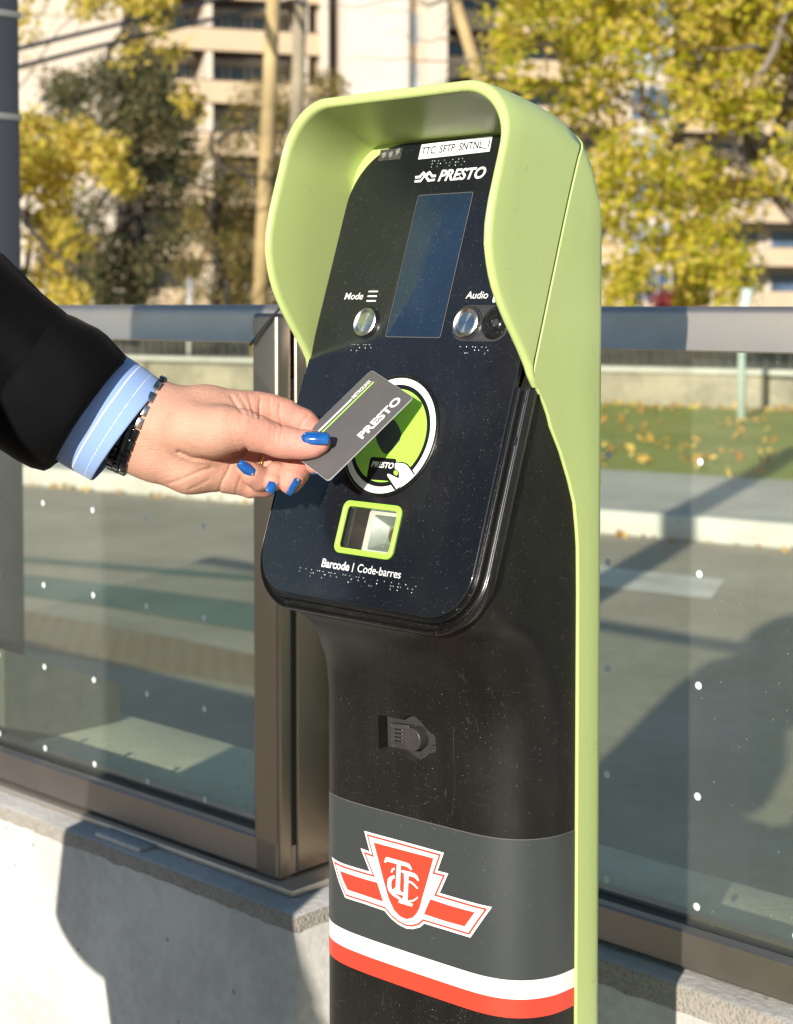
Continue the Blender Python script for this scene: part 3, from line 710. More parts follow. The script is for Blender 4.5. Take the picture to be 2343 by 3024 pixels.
braille("mode", -63.8, 69.8); braille("audio", 45.4, 70.0); braille("barcode", -62.5, -104.3, 6.1); braille("code-barres", -17.5, -104.3, 7.0 * .99)
braille("presto", -24.5, 217.5, 6.1)
# metal push buttons
def button_mat():
    m, nd, lk, b = M("turned_steel"); b.inputs["Base Color"].default_value = (.62, .63, .62, 1); b.inputs["Metallic"].default_value = 1
    b.inputs["Roughness"].default_value = .24; b.inputs["Anisotropic"].default_value = .85
    tg = nd.new("ShaderNodeTangent"); tg.direction_type = 'RADIAL'; tg.axis = 'Z'; lk.new(tg.outputs[0], b.inputs["Tangent"]); return m
M_btn = button_mat()
def lathe(prof, cx, cy, seg=48):
    rows = [[PN(cx + r_ * math.cos(2 * math.pi * k / seg), cy + r_ * math.sin(2 * math.pi * k / seg), o) for k in range(seg)] for r_, o in prof]
    v, f = grid(rows, True)
    if prof[-1][0] < .05: pass
    f.append(list(range(len(v) - seg, len(v)))); return v, f
PANM = Matrix(((U.x, V_.x, NP.x, 0), (U.y, V_.y, NP.y, 0), (U.z, V_.z, NP.z, 0), (0, 0, 0, 1)))
for bx_, by_ in ((-54.1, 87.2), (47.4, 87.6)):
    mt = PANM.copy(); mt.translation = PN(bx_, by_, 0)
    v, f = lathe([(11.6, -.2), (11.7, .8), (11.2, 2.6), (10.4, 3.1), (8.2, 1.9), (7.9, 1.55), (7.6, 1.9), (5, 2.0), (.3, 2.02)], bx_, by_)
    mk("push_button", v, f, M_btn, FP, mt, auto=28)
    v, f = lathe([(13.2, .0), (13.1, .35), (12.6, .4), (12.2, -.1), (11.5, -.2)], bx_, by_); mk("button_well", v, f[:-1], M_bezel, FP, smooth=True)
# headphone jack plate
a_, b_ = rrect(33.6, 87.6, 74.1, 101.3, 13.5, n=12), rrect(34.6, 86.6, 75.1, 100.3, 12.5, n=12)
v, f = grid([[PN(x, y, o) for x, y in ol] for ol, o in ((a_, .05), (a_, .45), (b_, .45), (b_, .12))], True)
f.append(list(range(len(v) - len(a_), len(v)))); mk("jack_plate", v, f, dusty("smoky_plastic", (.035, .035, .036), .16, 1.2, 480, 20, 0, film=.09), FP, auto=30)
v, f = lathe([(12.5, .2), (12.2, .5), (8, .35), (4.8, .2), (4.6, .7), (3.6, .9), (3.0, .7), (2.9, -1.5), (.3, -1.5)], 73.5, 88.2); mk("jack_socket", v, f, M_bezel, FP, smooth=True)
# reader target disc
def ringmesh(cx, cy, r0, r1, o, n=72):
    rows = [[PN(cx + r_ * math.cos(2 * math.pi * k / n), cy + r_ * math.sin(2 * math.pi * k / n), o) for k in range(n)] for r_ in (r1, r0)]
    return grid(rows, True)
dc = (-2.3, 1.0)
parts, mats_ = [], [M_bezel, M_white, M_prblack, M_lime, plain("antenna_grey", (.05, .062, .065), .3, var=.15, vs=60)]
ix = []
def addp(vf, mi):
    parts.append(vf); ix.extend([mi] * len(vf[1]))
addp(lathe([(46.2, 0), (46.0, .9), (45.2, 1.3), (44.2, 1.2), (43.8, .9)], *dc, 72)[0:1] + (lathe([(46.2, 0), (46.0, .9), (45.2, 1.3), (44.2, 1.2), (43.8, .9)], *dc, 72)[1],), 0)
addp(ringmesh(*dc, 38.6, 43.6, 1.15), 1); addp(ringmesh(*dc, 35.2, 38.7, 1.12), 2)
n = 72; addp(([PN(dc[0] + 35.3 * math.cos(2 * math.pi * k / n), dc[1] + 35.3 * math.sin(2 * math.pi * k / n), 1.10) for k in range(n)], [list(range(n))]), 3)
def pp(l, off=(900, 1050), s=.2955): return [pan(off[0] + a * s, off[1] + b * s) for a, b in l]
dm = pp([(890, 645), (915, 655), (950, 710), (975, 770), (978, 800), (965, 850), (925, 900), (880, 955), (840, 985), (815, 987), (790, 970), (765, 930), (735, 870), (725, 820), (728, 795), (770, 730), (830, 675)])
a, b = poly2(dm); addp(([PN(x, y, 1.25) for x, y in a], b), 4)
a, b = poly2(disc_ol(-3.4, -.6, 5.4, 24)); 
addp(([PN(x, y, 1.32) for x, y in a], b), 2) if False else None
cardp = pp([(690, 1018), (915, 1035), (930, 1048), (925, 1066), (1000, 1068), (1040, 1085), (1062, 1110), (1075, 1120), (1118, 1195), (1085, 1200), (935, 1350), (905, 1345), (850, 1258), (655, 1243), (632, 1222), (660, 1060), (672, 1028)])
a, b = poly2(cardp); addp(([PN(x, y, 1.25) for x, y in a], b), 2)
hand1 = pp([(915, 1085), (935, 1075), (1010, 1085), (1040, 1105), (1108, 1200), (930, 1340), (838, 1205), (840, 1190), (855, 1186), (940, 1228), (958, 1225), (955, 1170), (935, 1145), (915, 1138)])
a, b = poly2(hand1); addp(([PN(x, y, 1.35) for x, y in a], b), 1)
hole = pp([(905, 1158), (928, 1150), (945, 1170), (945, 1190), (935, 1205), (912, 1196), (902, 1180)])
a, b = poly2(hole); addp(([PN(x, y, 1.42) for x, y in a], b), 3)
edge = pp([(940, 1226), (958, 1226), (958, 1168), (934, 1136), (948, 1136), (972, 1165), (972, 1230), (945, 1236)])
lt2 = lettering("PRESTO", -13.3, 8.9, -23.4, 4.0, PN, 1.4, .03, .2); addp(lt2, 1)
V, Fc, _ = join_into(parts)
mk("reader_target", V, Fc, mats_, FP, idx=ix)
# barcode window: lime frame, tinted pane, pale housing, funnel, lens
Wf = []
A1 = rrect(-32.2, 26.4, -89.0, -49.8, 6.0, n=8); 
ols = [(rrect(-32.2, 26.4, -89.0, -49.8, 6.0, n=8), .0), (rrect(-32.2, 26.4, -89.0, -49.8, 6.0, n=8), 1.2), (rrect(-31.6, 25.8, -88.4, -50.4, 5.6, n=8), 1.8), (rrect(-30.2, 24.6, -87.2, -51.5, 5, n=8), 1.9),
       (rrect(-29.6, 24.0, -86.6, -52.1, 4.4, n=8), 1.2), (rrect(-28.6, 23.2, -85.7, -52.9, 4, n=8), 1.2), (rrect(-27.6, 22.4, -84.9, -53.7, 3.4, n=8), .9), (rrect(-27.4, 22.2, -84.7, -53.9, 3.3, n=8), -4)]
v, f = grid([[PN(x, y, o) for x, y in ol] for ol, o in ols], True); mk("window_frame", v, f, M_lime, FP, auto=50)
M_pane = glassmat("scanner_pane", (.95, .97, .95), .02, .8)
v, f = prism(rrect(-27.2, 22.0, -84.5, -54.1, 3, n=5), PN, -2.6, -1.2); mk("window_pane", v, f, M_pane, FP)
M_well = plain("scanner_well", (.08, .09, .08), .3); M_hous = plain("scanner_housing", (.66, .65, .58), .5)
inn = rrect(-27.2, 24.5, -86, -52.5, 3.5, n=5)
v, f = grid([[PN(x, y, o) for x, y in inn] for o in (-3, -33)], True); f = [g[::-1] for g in f]; f.append([len(inn) + k for k in range(len(inn))]); mk("scanner_well", v, f, M_well, FP, auto=30)
hous = prism(rrect(-14.5, 24.2, -85.6, -52.9, 3, n=5), PN, -30, -9, .8)
M_fun = plain("scanner_funnel", (.20, .225, .20), .25)
v, f = hous; HS = mk("scanner_housing", v, f, M_hous, FP, auto=30)
fo = [(-9, -83), (22, -83), (22, -56), (-9, -56)]; fi = [(4, -76), (19.5, -76), (19.5, -64), (4, -64)]
v, f = grid([[PN(x, y, -8.8) for x, y in fo], [PN(x, y, -8.4) for x, y in [(-8.4, -82.4), (21.4, -82.4), (21.4, -56.6), (-8.4, -56.6)]], [PN(x, y, -8.5) for x, y in [(-8, -82), (21, -82), (21, -57), (-8, -57)]]], True)
fl = [([PN(*fo[k], -8.7), PN(*fo[(k + 1) % 4], -8.7), PN(*fi[(k + 1) % 4], -8.3), PN(*fi[k], -8.3)], [[0, 1, 2, 3]]) for k in range(4)]
# a real hollow: sloping walls sunk into the housing front
applied(HS, [cutter(rrect(-8.5, 21.5, -82.5, -56.5, 1.5, n=3), PN, -26, 0)])
HS.data.materials.clear(); HS.data.materials.append(M_hous)
fo = rrect(-8.45, 21.45, -82.45, -56.55, 1.5, n=3); fi = rrect(1.5, 15.5, -76, -62, 1.5, n=3)
v, f = grid([[PN(x, y, -9.2) for x, y in fo], [PN(x, y, -17) for x, y in fi]], True); f.append([len(fo) + k for k in range(len(fo))])
mk("scanner_funnel", v, f, M_fun, FP, auto=25)
M_iris = plain("scanner_lens", (.10, .055, .04), .15, coat=.8)
rows = [[PN(8.5 + 6.2 * math.cos(a) * math.cos(b), -69 + 6.2 * math.sin(a) * math.cos(b), -17 + 3.5 * math.sin(b)) for a in np.linspace(0, 2 * math.pi, 33)[:-1]] for b in (0, .3, .6, .9, 1.2, 1.5)]
v, f = grid(rows, True); f.append(list(range(len(v) - 32, len(v)))); mk("scanner_lens", v, f, M_iris, FP, smooth=True)
# ---- wrap with stripes and emblem, cut to follow the curved front
def wrapmesh(pts2, faces, o, mi=None):
    bm = bmesh.new()
    vs = [bm.verts.new((a, b, 0)) for a, b in pts2]
    for g in faces:
        try: bm.faces.new([vs[k] for k in g])
        except ValueError: pass
    lo = min(a for a, _ in pts2); hi = max(a for a, _ in pts2); x = lo + 3
    while x < hi:
        bmesh.ops.bisect_plane(bm, geom=bm.verts[:] + bm.edges[:] + bm.faces[:], plane_co=(x, 0, 0), plane_no=(1, 0, 0)); x += 3
    out = []
    bm.verts.index_update()
    for v_ in bm.verts:
        p, z = v_.co.x, v_.co.y
        # the smoothed section, pushed out along its normal
        out.append(secpt(p, z, o))
    F_ = [[v_.index for v_ in g.verts] for g in bm.faces]; bm.free(); return out, F_
BX = BASE[:, 0]; BY = BASE[:, 1]
def secpt(p, z, o):
    p = max(-108, min(109.9, p)); q = float(np.interp(p, BX, BY)); d = (float(np.interp(p + 1, BX, BY)) - float(np.interp(p - 1, BX, BY))) / 2
    n = Vector((-d, 1)).normalized(); return K(p + n.x * o, q + n.y * o, z)
def band(z0, z1, o):
    S = BASE.copy(); d = np.gradient(S, axis=0); nn = np.c_[-d[:, 1], d[:, 0]]; nn /= np.hypot(*nn.T)[:, None]; S = S + nn * o
    return grid([[K(a, b, z0) for a, b in S], [K(a, b, z1) for a, b in S]])
M_wrapg = dusty("grey_vinyl", (.038, .044, .044), .42, .8, 430, 8, .04, 900, film=.012)
M_wrapw = plain("white_vinyl", (.84, .83, .81), .4, var=.015); M_wrapr = plain("red_vinyl", (.75, .055, .028), .4, var=.03)
for nm, a, b, m_ in (("grey_wrap", -384.3, -283.0, M_wrapg), ("white_stripe", -411.4 + 0, -384.3, M_wrapw), ("red_stripe", -438.6 if False else -411.4, -411.4, M_wrapr)):
    if nm == "white_stripe": a, b = -398.2, -384.4
    if nm == "red_stripe": a, b = -411.8, -398.3
    v, f = band(a, b, .25); mk(nm, v, [g[::-1] for g in f], m_, RD, smooth=True)
v, f = band(-283.1, -282.6, .3); mk("wrap_edge", v, [g[::-1] for g in f], M_edge, RD, smooth=True)
s6 = 600 / 1692
def e6(l): return [fr(900 + a * s6, 2250 + b * s6) for a, b in l]
OUT = e6([(228, 790), (260, 815), (300, 835), (400, 870), (545, 912), (470, 717), (545, 745), (500, 573), (830, 663), (1163, 755), (1110, 905), (1200, 928), (1128, 1090), (1340, 1152), (1562, 1208), (1383, 1462), (1190, 1402), (1000, 1345),
           (965, 1376), (905, 1391), (850, 1386), (780, 1350), (720, 1300), (668, 1238), (500, 1180), (340, 1130), (290, 1000), (255, 890)])
if sum(OUT[i - 1][0] * OUT[i][1] - OUT[i][0] * OUT[i - 1][1] for i in range(len(OUT))) < 0: OUT = OUT[::-1]
lay = []; ix = []
def addl(pts, o, mi):
    a, b = poly2(pts); vf = wrapmesh(a, b, o); lay.append(vf); ix.extend([mi] * len(vf[1]))
addl(OUT, .45, 0); addl(inset_poly(OUT, 1.75), .55, 1); addl(inset_poly(OUT, 3.15), .65, 0)
SH = e6([(580, 668), (830, 735), (1078, 800), (1035, 960), (985, 1130), (965, 1210), (940, 1258), (905, 1295), (855, 1308), (800, 1285), (750, 1232), (705, 1135), (660, 975), (620, 815)])
addl(SH, .75, 1)
addl(e6([(300, 905), (350, 925), (450, 957), (610, 1003), (660, 1162), (500, 1108), (362, 1063), (325, 980)]), .75, 1)
addl(e6([(1052, 1140), (1200, 1190), (1422, 1250), (1338, 1368), (1180, 1325), (998, 1265), (1020, 1215)]), .75, 1)
T1 = [(668, 830), (680, 797), (692, 790), (800, 820), (870, 842), (885, 855), (902, 893), (893, 900), (872, 880), (850, 868), (808, 857), (802, 1000), (800, 1060), (808, 1078), (845, 1092), (842, 1114), (780, 1098), (728, 1082), (730, 1062), (752, 1055), (765, 1040), (772, 900), (775, 848), (712, 830), (692, 826), (682, 838)]
T2 = [(815, 897), (880, 912), (925, 927), (945, 945), (960, 985), (950, 992), (935, 972), (915, 957), (872, 946), (868, 1050), (864, 1140), (872, 1160), (906, 1180), (902, 1202), (850, 1188), (788, 1168), (791, 1150), (815, 1142), (828, 1120), (836, 1000), (832, 925), (812, 915)]
T3 = [(724, 915), (735, 885), (755, 878), (757, 893), (745, 900), (735, 920)]
CA = [(757, 942), (738, 944), (715, 955), (700, 975), (694, 1005), (695, 1035), (706, 1070), (725, 1095), (755, 1120), (800, 1147), (815, 1137), (790, 1118), (755, 1092), (738, 1065), (728, 1035), (728, 1000), (738, 975), (757, 965)]
CB = [(872, 984), (905, 998), (930, 1022), (952, 1050), (941, 1055), (915, 1026), (890, 1008), (872, 1002)]
CC_ = [(873, 1164), (910, 1160), (935, 1144), (951, 1129), (946, 1120), (925, 1138), (900, 1149), (873, 1152)]
for t_, o in ((CA, .85), (CB, .85), (CC_, .85), (T3, .85), (T2, .86), (T1, .88)): addl(e6(t_), o, 0)
V, Fc, _ = join_into(lay)
# face outward
me_f = []
for g in Fc:
    a, b, c = [Vector(V[k]) for k in g[:3]]
    me_f.append(g if (b - a).cross(c - a).dot(N_) > 0 else g[::-1])
mk("emblem", V, me_f, [M_wrapw, M_wrapr], RD, idx=ix, smooth=True)
# ================================================================== the person paying
def nets(val, org, h):
    """surface nets on a numpy grid of signed distances"""
    nx, ny, nz = val.shape; ins = val < 0
    cells = np.zeros((nx - 1, ny - 1, nz - 1), int)
    for i in (0, 1):
        for j in (0, 1):
            for k in (0, 1): cells += ins[i:nx - 1 + i, j:ny - 1 + j, k:nz - 1 + k]
    act = (cells > 0) & (cells < 8); idx = -np.ones(act.shape, int); ac = np.argwhere(act); idx[act] = np.arange(len(ac))
    acc = np.zeros((len(ac), 3)); cnt = np.zeros(len(ac)); cr = [(i, j, k) for i in (0, 1) for j in (0, 1) for k in (0, 1)]
    for a in cr:
        for ax in range(3):
            if a[ax] == 0:
                b = list(a); b[ax] = 1
                va = val[ac[:, 0] + a[0], ac[:, 1] + a[1], ac[:, 2] + a[2]]; vb = val[ac[:, 0] + b[0], ac[:, 1] + b[1], ac[:, 2] + b[2]]
                m = (va < 0) != (vb < 0); t = np.where(m, va / np.where(m, va - vb, 1), 0)
                for d in range(3): acc[:, d] += m * (a[d] + (t if d == ax else 0))
                cnt += m
    V = (ac + acc / cnt[:, None]) * h + org; Fs = []
    for ax in range(3):
        o1, o2 = (ax + 1) % 3, (ax + 2) % 3
        sl0 = [slice(None)] * 3; sl1 = [slice(None)] * 3; sl0[ax] = slice(0, -1); sl1[ax] = slice(1, None)
        m = ins[tuple(sl0)] != ins[tuple(sl1)]; e = np.argwhere(m)
        e = e[(e[:, o1] > 0) & (e[:, o2] > 0) & (e[:, o1] < val.shape[o1] - 1) & (e[:, o2] < val.shape[o2] - 1)]
        s = ins[e[:, 0], e[:, 1], e[:, 2]]
        def g(d1, d2):
            q = e.copy(); q[:, o1] -= d1; q[:, o2] -= d2; return idx[q[:, 0], q[:, 1], q[:, 2]]
        q = np.stack([g(0, 0), g(1, 0), g(1, 1), g(0, 1)], 1); q[~s] = q[~s][:, ::-1]; Fs.append(q)
    F_ = np.concatenate(Fs); F_ = F_[(F_ >= 0).all(1)]
    return V, F_
def cap_sdf(P, a, b, ra, rb):
    a, b = np.array(a), np.array(b); ab = b - a; t = np.clip(((P - a) @ ab) / (ab @ ab), 0, 1)
    d = P - a - t[..., None] * ab
    return np.sqrt((d ** 2).sum(-1)) - (ra + (rb - ra) * t)
def smin(a, b, k):
    h = np.maximum(k - np.abs(a - b), 0) / k; return np.minimum(a, b) - h * h * k * .25
def chain(P, pts, k):
    d = None
    for (a, ra), (b, rb) in zip(pts[:-1], pts[1:]):
        c = cap_sdf(P, a, b, ra / 1000, rb / 1000); d = c if d is None else smin(d, c, k)
    return d
def J(x, y, Y, r_): return (tuple(at(x, y, Y)), r_)
def hand_sdf(P):
    k = .011
    palm = chain(P, [J(455, 1207, 1.183, 15.5), J(600, 1206, 1.184, 14.8), J(705, 1213, 1.186, 13.8)], k)
    for l in ([J(450, 1260, 1.186, 16), J(705, 1272, 1.192, 14)], [J(430, 1310, 1.186, 16), J(600, 1340, 1.188, 15), J(695, 1345, 1.193, 13)],
              [J(425, 1322, 1.184, 15.5), J(470, 1350, 1.182, 16), J(560, 1384, 1.182, 16.2), J(685, 1402, 1.189, 13)],
              [J(500, 1250, 1.172, 15), J(560, 1265, 1.165, 18), J(625, 1278, 1.160, 18.5)],
              [J(640, 1215, 1.180, 12), J(705, 1236, 1.176, 10)]): palm = smin(palm, chain(P, l, k), .013)
    wrist = None
    for l in ([J(452, 1207, 1.184, 15.5), J(400, 1190, 1.185, 16.5), J(238, 1115, 1.187, 18.5), J(60, 980, 1.19, 21)], [J(410, 1303, 1.186, 17), J(350, 1280, 1.187, 17.5), J(185, 1205, 1.187, 19), J(5, 1070, 1.19, 21)], [J(430, 1255, 1.184, 17), J(210, 1160, 1.187, 19)]):
        c = chain(P, l, .01); wrist = c if wrist is None else smin(wrist, c, .02)
    palm = smin(palm, wrist, .02)
    thumb = chain(P, [J(600, 1272, 1.162, 18), J(665, 1268, 1.1575, 15.8), J(720, 1267, 1.157, 13.3), J(768, 1283, 1.158, 11.6), J(827, 1303, 1.159, 10.6), J(862, 1309, 1.1585, 9.6), J(900, 1313, 1.1565, 9.2), J(932, 1311, 1.1545, 7.9), J(950, 1308, 1.1530, 6.0)], .006)
    index = chain(P, [J(700, 1212, 1.186, 13.5), J(760, 1207, 1.188, 11.6), J(800, 1211, 1.189, 10.6), J(840, 1224, 1.190, 10.6), J(895, 1249, 1.189, 9.6), J(915, 1270, 1.189, 9), J(925, 1300, 1.186, 8.4), J(927, 1340, 1.176, 7.6), J(926, 1374, 1.166, 6.0)], .005)
    mid = chain(P, [J(700, 1275, 1.192, 13.5), J(790, 1306, 1.198, 10.5), J(878, 1350, 1.194, 10), J(874, 1392, 1.1815, 9.6), J(862, 1415, 1.1755, 8.6), J(856, 1430, 1.173, 7.2)], .004)
    ring = chain(P, [J(695, 1345, 1.193, 12.5), J(770, 1370, 1.199, 9.3), J(840, 1384, 1.194, 9), J(815, 1402, 1.179, 8.2), J(806, 1422, 1.172, 7.2)], .004)
    pink = chain(P, [J(685, 1403, 1.190, 12.5), J(740, 1431, 1.193, 9.2), J(782, 1429, 1.186, 8.8), J(766, 1412, 1.174, 8.3), J(742, 1399, 1.169, 7.6), J(722, 1386, 1.1665, 6.2)], .004)
    f = index; f = smin(f, mid, .0016); f = smin(f, ring, .0016); f = smin(f, pink, .0016)
    hol = np.minimum(cap_sdf(P, J(728, 1352, 1.160, 0)[0], J(800, 1345, 1.170, 0)[0], .0095, .0085), cap_sdf(P, J(738, 1205, 1.162, 0)[0], J(790, 1252, 1.170, 0)[0], .004, .006))
    palm = -smin(-palm, hol, .005)
    d = smin(palm, f, .006); d = smin(d, thumb, .0035)
    # skin folds, as grooves along measured lines
    rel = P - np.array([0, 0, EYE]); wz = rel @ np.array(FW); X = CXP + F_PX * rel[..., 0] / wz; Y = PYP - F_PX * (rel @ np.array(UPV)) / wz
    for pts, amp, wd in GROOVES:
        dm = None
        for (x0, y0), (x1, y1) in zip(pts[:-1], pts[1:]):
            vx, vy = x1 - x0, y1 - y0; t = np.clip(((X - x0) * vx + (Y - y0) * vy) / (vx * vx + vy * vy), 0, 1)
            q = (X - x0 - t * vx) ** 2 + (Y - y0 - t * vy) ** 2; dm = q if dm is None else np.minimum(dm, q)
        d = d + amp / 1000 * np.exp(-dm / (wd * wd)) * (P[..., 1] < 1.19)
    return d
GROOVES = [([(819, 1262), (811, 1285), (812, 1310), (822, 1340)], .7, 3.2), ([(836, 1266), (828, 1290), (829, 1315)], .55, 3), ([(804, 1262), (799, 1290), (803, 1318)], .4, 3),
           ([(847, 1272), (842, 1296)], .35, 2.6), ([(770, 1172), (766, 1205), (768, 1236)], 1.3, 3.5), ([(799, 1178), (797, 1200), (800, 1232)], .7, 3.5),
           ([(828, 1196), (825, 1222), (833, 1258)], 1.4, 3.5), ([(912, 1226), (895, 1243), (886, 1268)], 1.2, 3.5),
           ([(727, 1326), (712, 1345), (680, 1356), (630, 1358), (570, 1352), (528, 1334)], 2.2, 6), ([(690, 1352), (676, 1385), (655, 1425), (647, 1455)], 1.6, 4),
           ([(715, 1400), (704, 1430), (697, 1455)], 1.0, 4), ([(500, 1428), (545, 1412), (590, 1392), (625, 1382)], 1.3, 5), ([(560, 1445), (590, 1432), (620, 1415)], .9, 5),
           ([(684, 1172), (698, 1195), (716, 1220)], 1.6, 5), ([(705, 1165), (722, 1190), (738, 1228)], 1.0, 4), ([(735, 1170), (742, 1195), (752, 1232)], .9, 4),
           ([(695, 1262), (703, 1292), (724, 1318)], .7, 4.5), ([(682, 1258), (688, 1290), (700, 1330)], .5, 4), ([(460, 1290), (480, 1250), (500, 1215)], .6, 6), ([(448, 1330), (470, 1290), (505, 1240)], .4, 5)]
GROOVES = [(p_, a_ * (.8 if i_ < 9 else .62), w_ * .95) for i_, (p_, a_, w_) in enumerate(GROOVES)]
def skin():
    m, nd, lk, b = M("skin"); co = coord(nd, lk)
    n1 = noi(nd, lk, co, 60, 5, .65); n2 = noi(nd, lk, co, 120, 4, .6)
    # palm side and finger tips are rosier than the wrist
    tc = nd.new("ShaderNodeTexCoord"); sx = nd.new("ShaderNodeSeparateXYZ"); lk.new(tc.outputs["Object"], sx.inputs[0])
    rose = nd.new("ShaderNodeMapRange"); rose.inputs[1].default_value = -.125; rose.inputs[2].default_value = -.06; lk.new(sx.outputs[0], rose.inputs[0])
    c0 = ramp(nd, lk, n1, [(.3, (.53, .285, .195)), (.7, (.63, .36, .26))])
    c1 = ramp(nd, lk, n1, [(.3, (.62, .235, .18)), (.7, (.70, .335, .265))])
    c = mixc(nd, lk, rose.outputs[0], c0, c1)
    lk.new(mixc(nd, lk, math_(nd, lk, 'MULTIPLY', math_(nd, lk, 'POWER', n2, 3), .6), c, (.62, .26, .18)), b.inputs["Base Color"])
    b.inputs["Roughness"].default_value = .56; b.inputs["Specular IOR Level"].default_value = .35
    b.inputs["Subsurface Weight"].default_value = .08; b.inputs["Subsurface Radius"].default_value = (.9, .3, .15); b.inputs["Subsurface Scale"].default_value = .006
    v = nd.new("ShaderNodeTexVoronoi"); v.feature = 'DISTANCE_TO_EDGE'; v.inputs["Scale"].default_value = 850
    mp = nd.new("ShaderNodeMapping"); mp.inputs["Rotation"].default_value = (0, R(35), 0); mp.inputs["Scale"].default_value = (.45, 1, 1); lk.new(tc.outputs["Object"], mp.inputs[0]); lk.new(mp.outputs[0], v.inputs["Vector"])
    h = math_(nd, lk, 'ADD', math_(nd, lk, 'MULTIPLY', v.outputs["Distance"], .9), math_(nd, lk, 'MULTIPLY', noi(nd, lk, coord(nd, lk, (1, 1, 1.6)), 260, 5, .65), 1.1))
    bump(nd, lk, b, h, .6, .0009); return m
M_skin = skin()
PB = Vector((-.56, .965, 0))                       # where the person stands
PF = Vector((.97, .25, 0)).normalized(); PS = Vector((-PF.y, PF.x, 0))       # facing, left side
def Bp(f_, s, z): return PB + PF * f_ + PS * s + Z * z
PT = thing("person", Matrix.Translation(PB), "person in black coat and striped blue shirt cuff holding a card with blue nails", "person")
# fine hand
h = .00085; lo = np.array([-.235, 1.125, .985]); hi = np.array([-.035, 1.235, 1.215])
ax_ = [np.arange(lo[i], hi[i], h) for i in range(3)]
val = np.empty([len(a) for a in ax_], np.float32)
for i in range(0, len(ax_[0]), 24):
    G = np.stack(np.meshgrid(ax_[0][i:i + 24], ax_[1], ax_[2], indexing='ij'), -1); val[i:i + 24] = hand_sdf(G)
val[0] = .01          # the forearm is cut inside the sleeve
HV, HF = nets(val, lo, h)
def relax(V, F_, n=3, lam=.5):
    e = np.concatenate([F_[:, [0, 1]], F_[:, [1, 2]], F_[:, [2, 3]], F_[:, [3, 0]]]); e = np.concatenate([e, e[:, ::-1]])
    for _ in range(n):
        s = np.zeros_like(V); np.add.at(s, e[:, 0], V[e[:, 1]]); c = np.bincount(e[:, 0], minlength=len(V))[:, None]; V = V + lam * (s / np.maximum(c, 1) - V)
    return V
HV = relax(HV, HF, 2)
# coarse rest of the body: head, neck, trunk, arms inside the sleeves, legs
def T(v): return tuple(v)
HC = Bp(.03, 0, 1.515)
def body_sdf(P):
    d = chain(P, [(T(Bp(0, 0, 1.0)), 120), (T(Bp(0, 0, 1.22)), 115), (T(Bp(-.01, 0, 1.33)), 60), (T(Bp(0, 0, 1.41)), 52)], .06)
    d = smin(d, chain(P, [(T(Bp(0, -.15, 1.31)), 55), (T(Bp(0, .15, 1.31)), 55)], .03), .05)
    elb = at(-560, 640, 1.12)
    d = smin(d, chain(P, [(T(Bp(0, .16, 1.31)), 48), (T(elb), 30), (T(at(-50, 995, 1.175)), 24), (T(at(160, 1135, 1.187)), 20)], .02), .02)
    d = smin(d, chain(P, [(T(Bp(0, -.17, 1.31)), 48), (T(Bp(.10, -.24, 1.08)), 36), (T(Bp(.13, -.12, .96)), 28)], .03), .04)
    for s in (-.08, .08):
        d = smin(d, chain(P, [(T(Bp(0, s, .92)), 92), (T(Bp(.06 + (.10 if s < 0 else 0), s, .5)), 58), (T(Bp(.05 + (.2 if s < 0 else 0), s, .1)), 42), (T(Bp(.06 + (.2 if s < 0 else 0), s, .05)), 42), (T(Bp(.21 + (.2 if s < 0 else 0), s * 1.1, .035)), 28)], .03), .05)
    hd = np.sqrt((((P - np.array(HC)) @ np.array([T(PF), T(PS), (0, 0, 1)]).T / np.array([.098, .076, .115])) ** 2).sum(-1)) * .085 - .085
    jaw = cap_sdf(P, T(Bp(.05, 0, 1.455)), T(Bp(.065, 0, 1.445)), .042, .03); nose = cap_sdf(P, T(Bp(.115, 0, 1.525)), T(Bp(.138, 0, 1.492)), .009, .012)
    hd = smin(smin(hd, jaw, .05), nose, .018)
    for s in (-1, 1):
        hd = smin(hd, cap_sdf(P, T(Bp(.015, s * .078, 1.53)), T(Bp(.01, s * .08, 1.49)), .012, .008), .008)
        hd = np.maximum(hd, -(cap_sdf(P, T(Bp(.125, s * .032, 1.522)), T(Bp(.124, s * .034, 1.522)), .013, .013)) - .004)
    hd = smin(hd, cap_sdf(P, T(Bp(.115, -.02, 1.462)), T(Bp(.115, .02, 1.462)), .007, .007), .006)
    return smin(d, hd, .035)
h2 = .009; lo2 = np.array([-.98, .62, -.01]); hi2 = np.array([-.10, 1.36, 1.68])
a2 = [np.arange(lo2[i], hi2[i], h2) for i in range(3)]
G = np.stack(np.meshgrid(*a2, indexing='ij'), -1).astype(np.float32); BV, BF = nets(body_sdf(G).astype(np.float32), lo2, h2); BV = relax(BV, BF, 1)
V = np.concatenate([HV, BV]); Fc = np.concatenate([HF, BF + len(HV)])
o = mk("body", V, Fc, M_skin, PT, Matrix(), smooth=True)
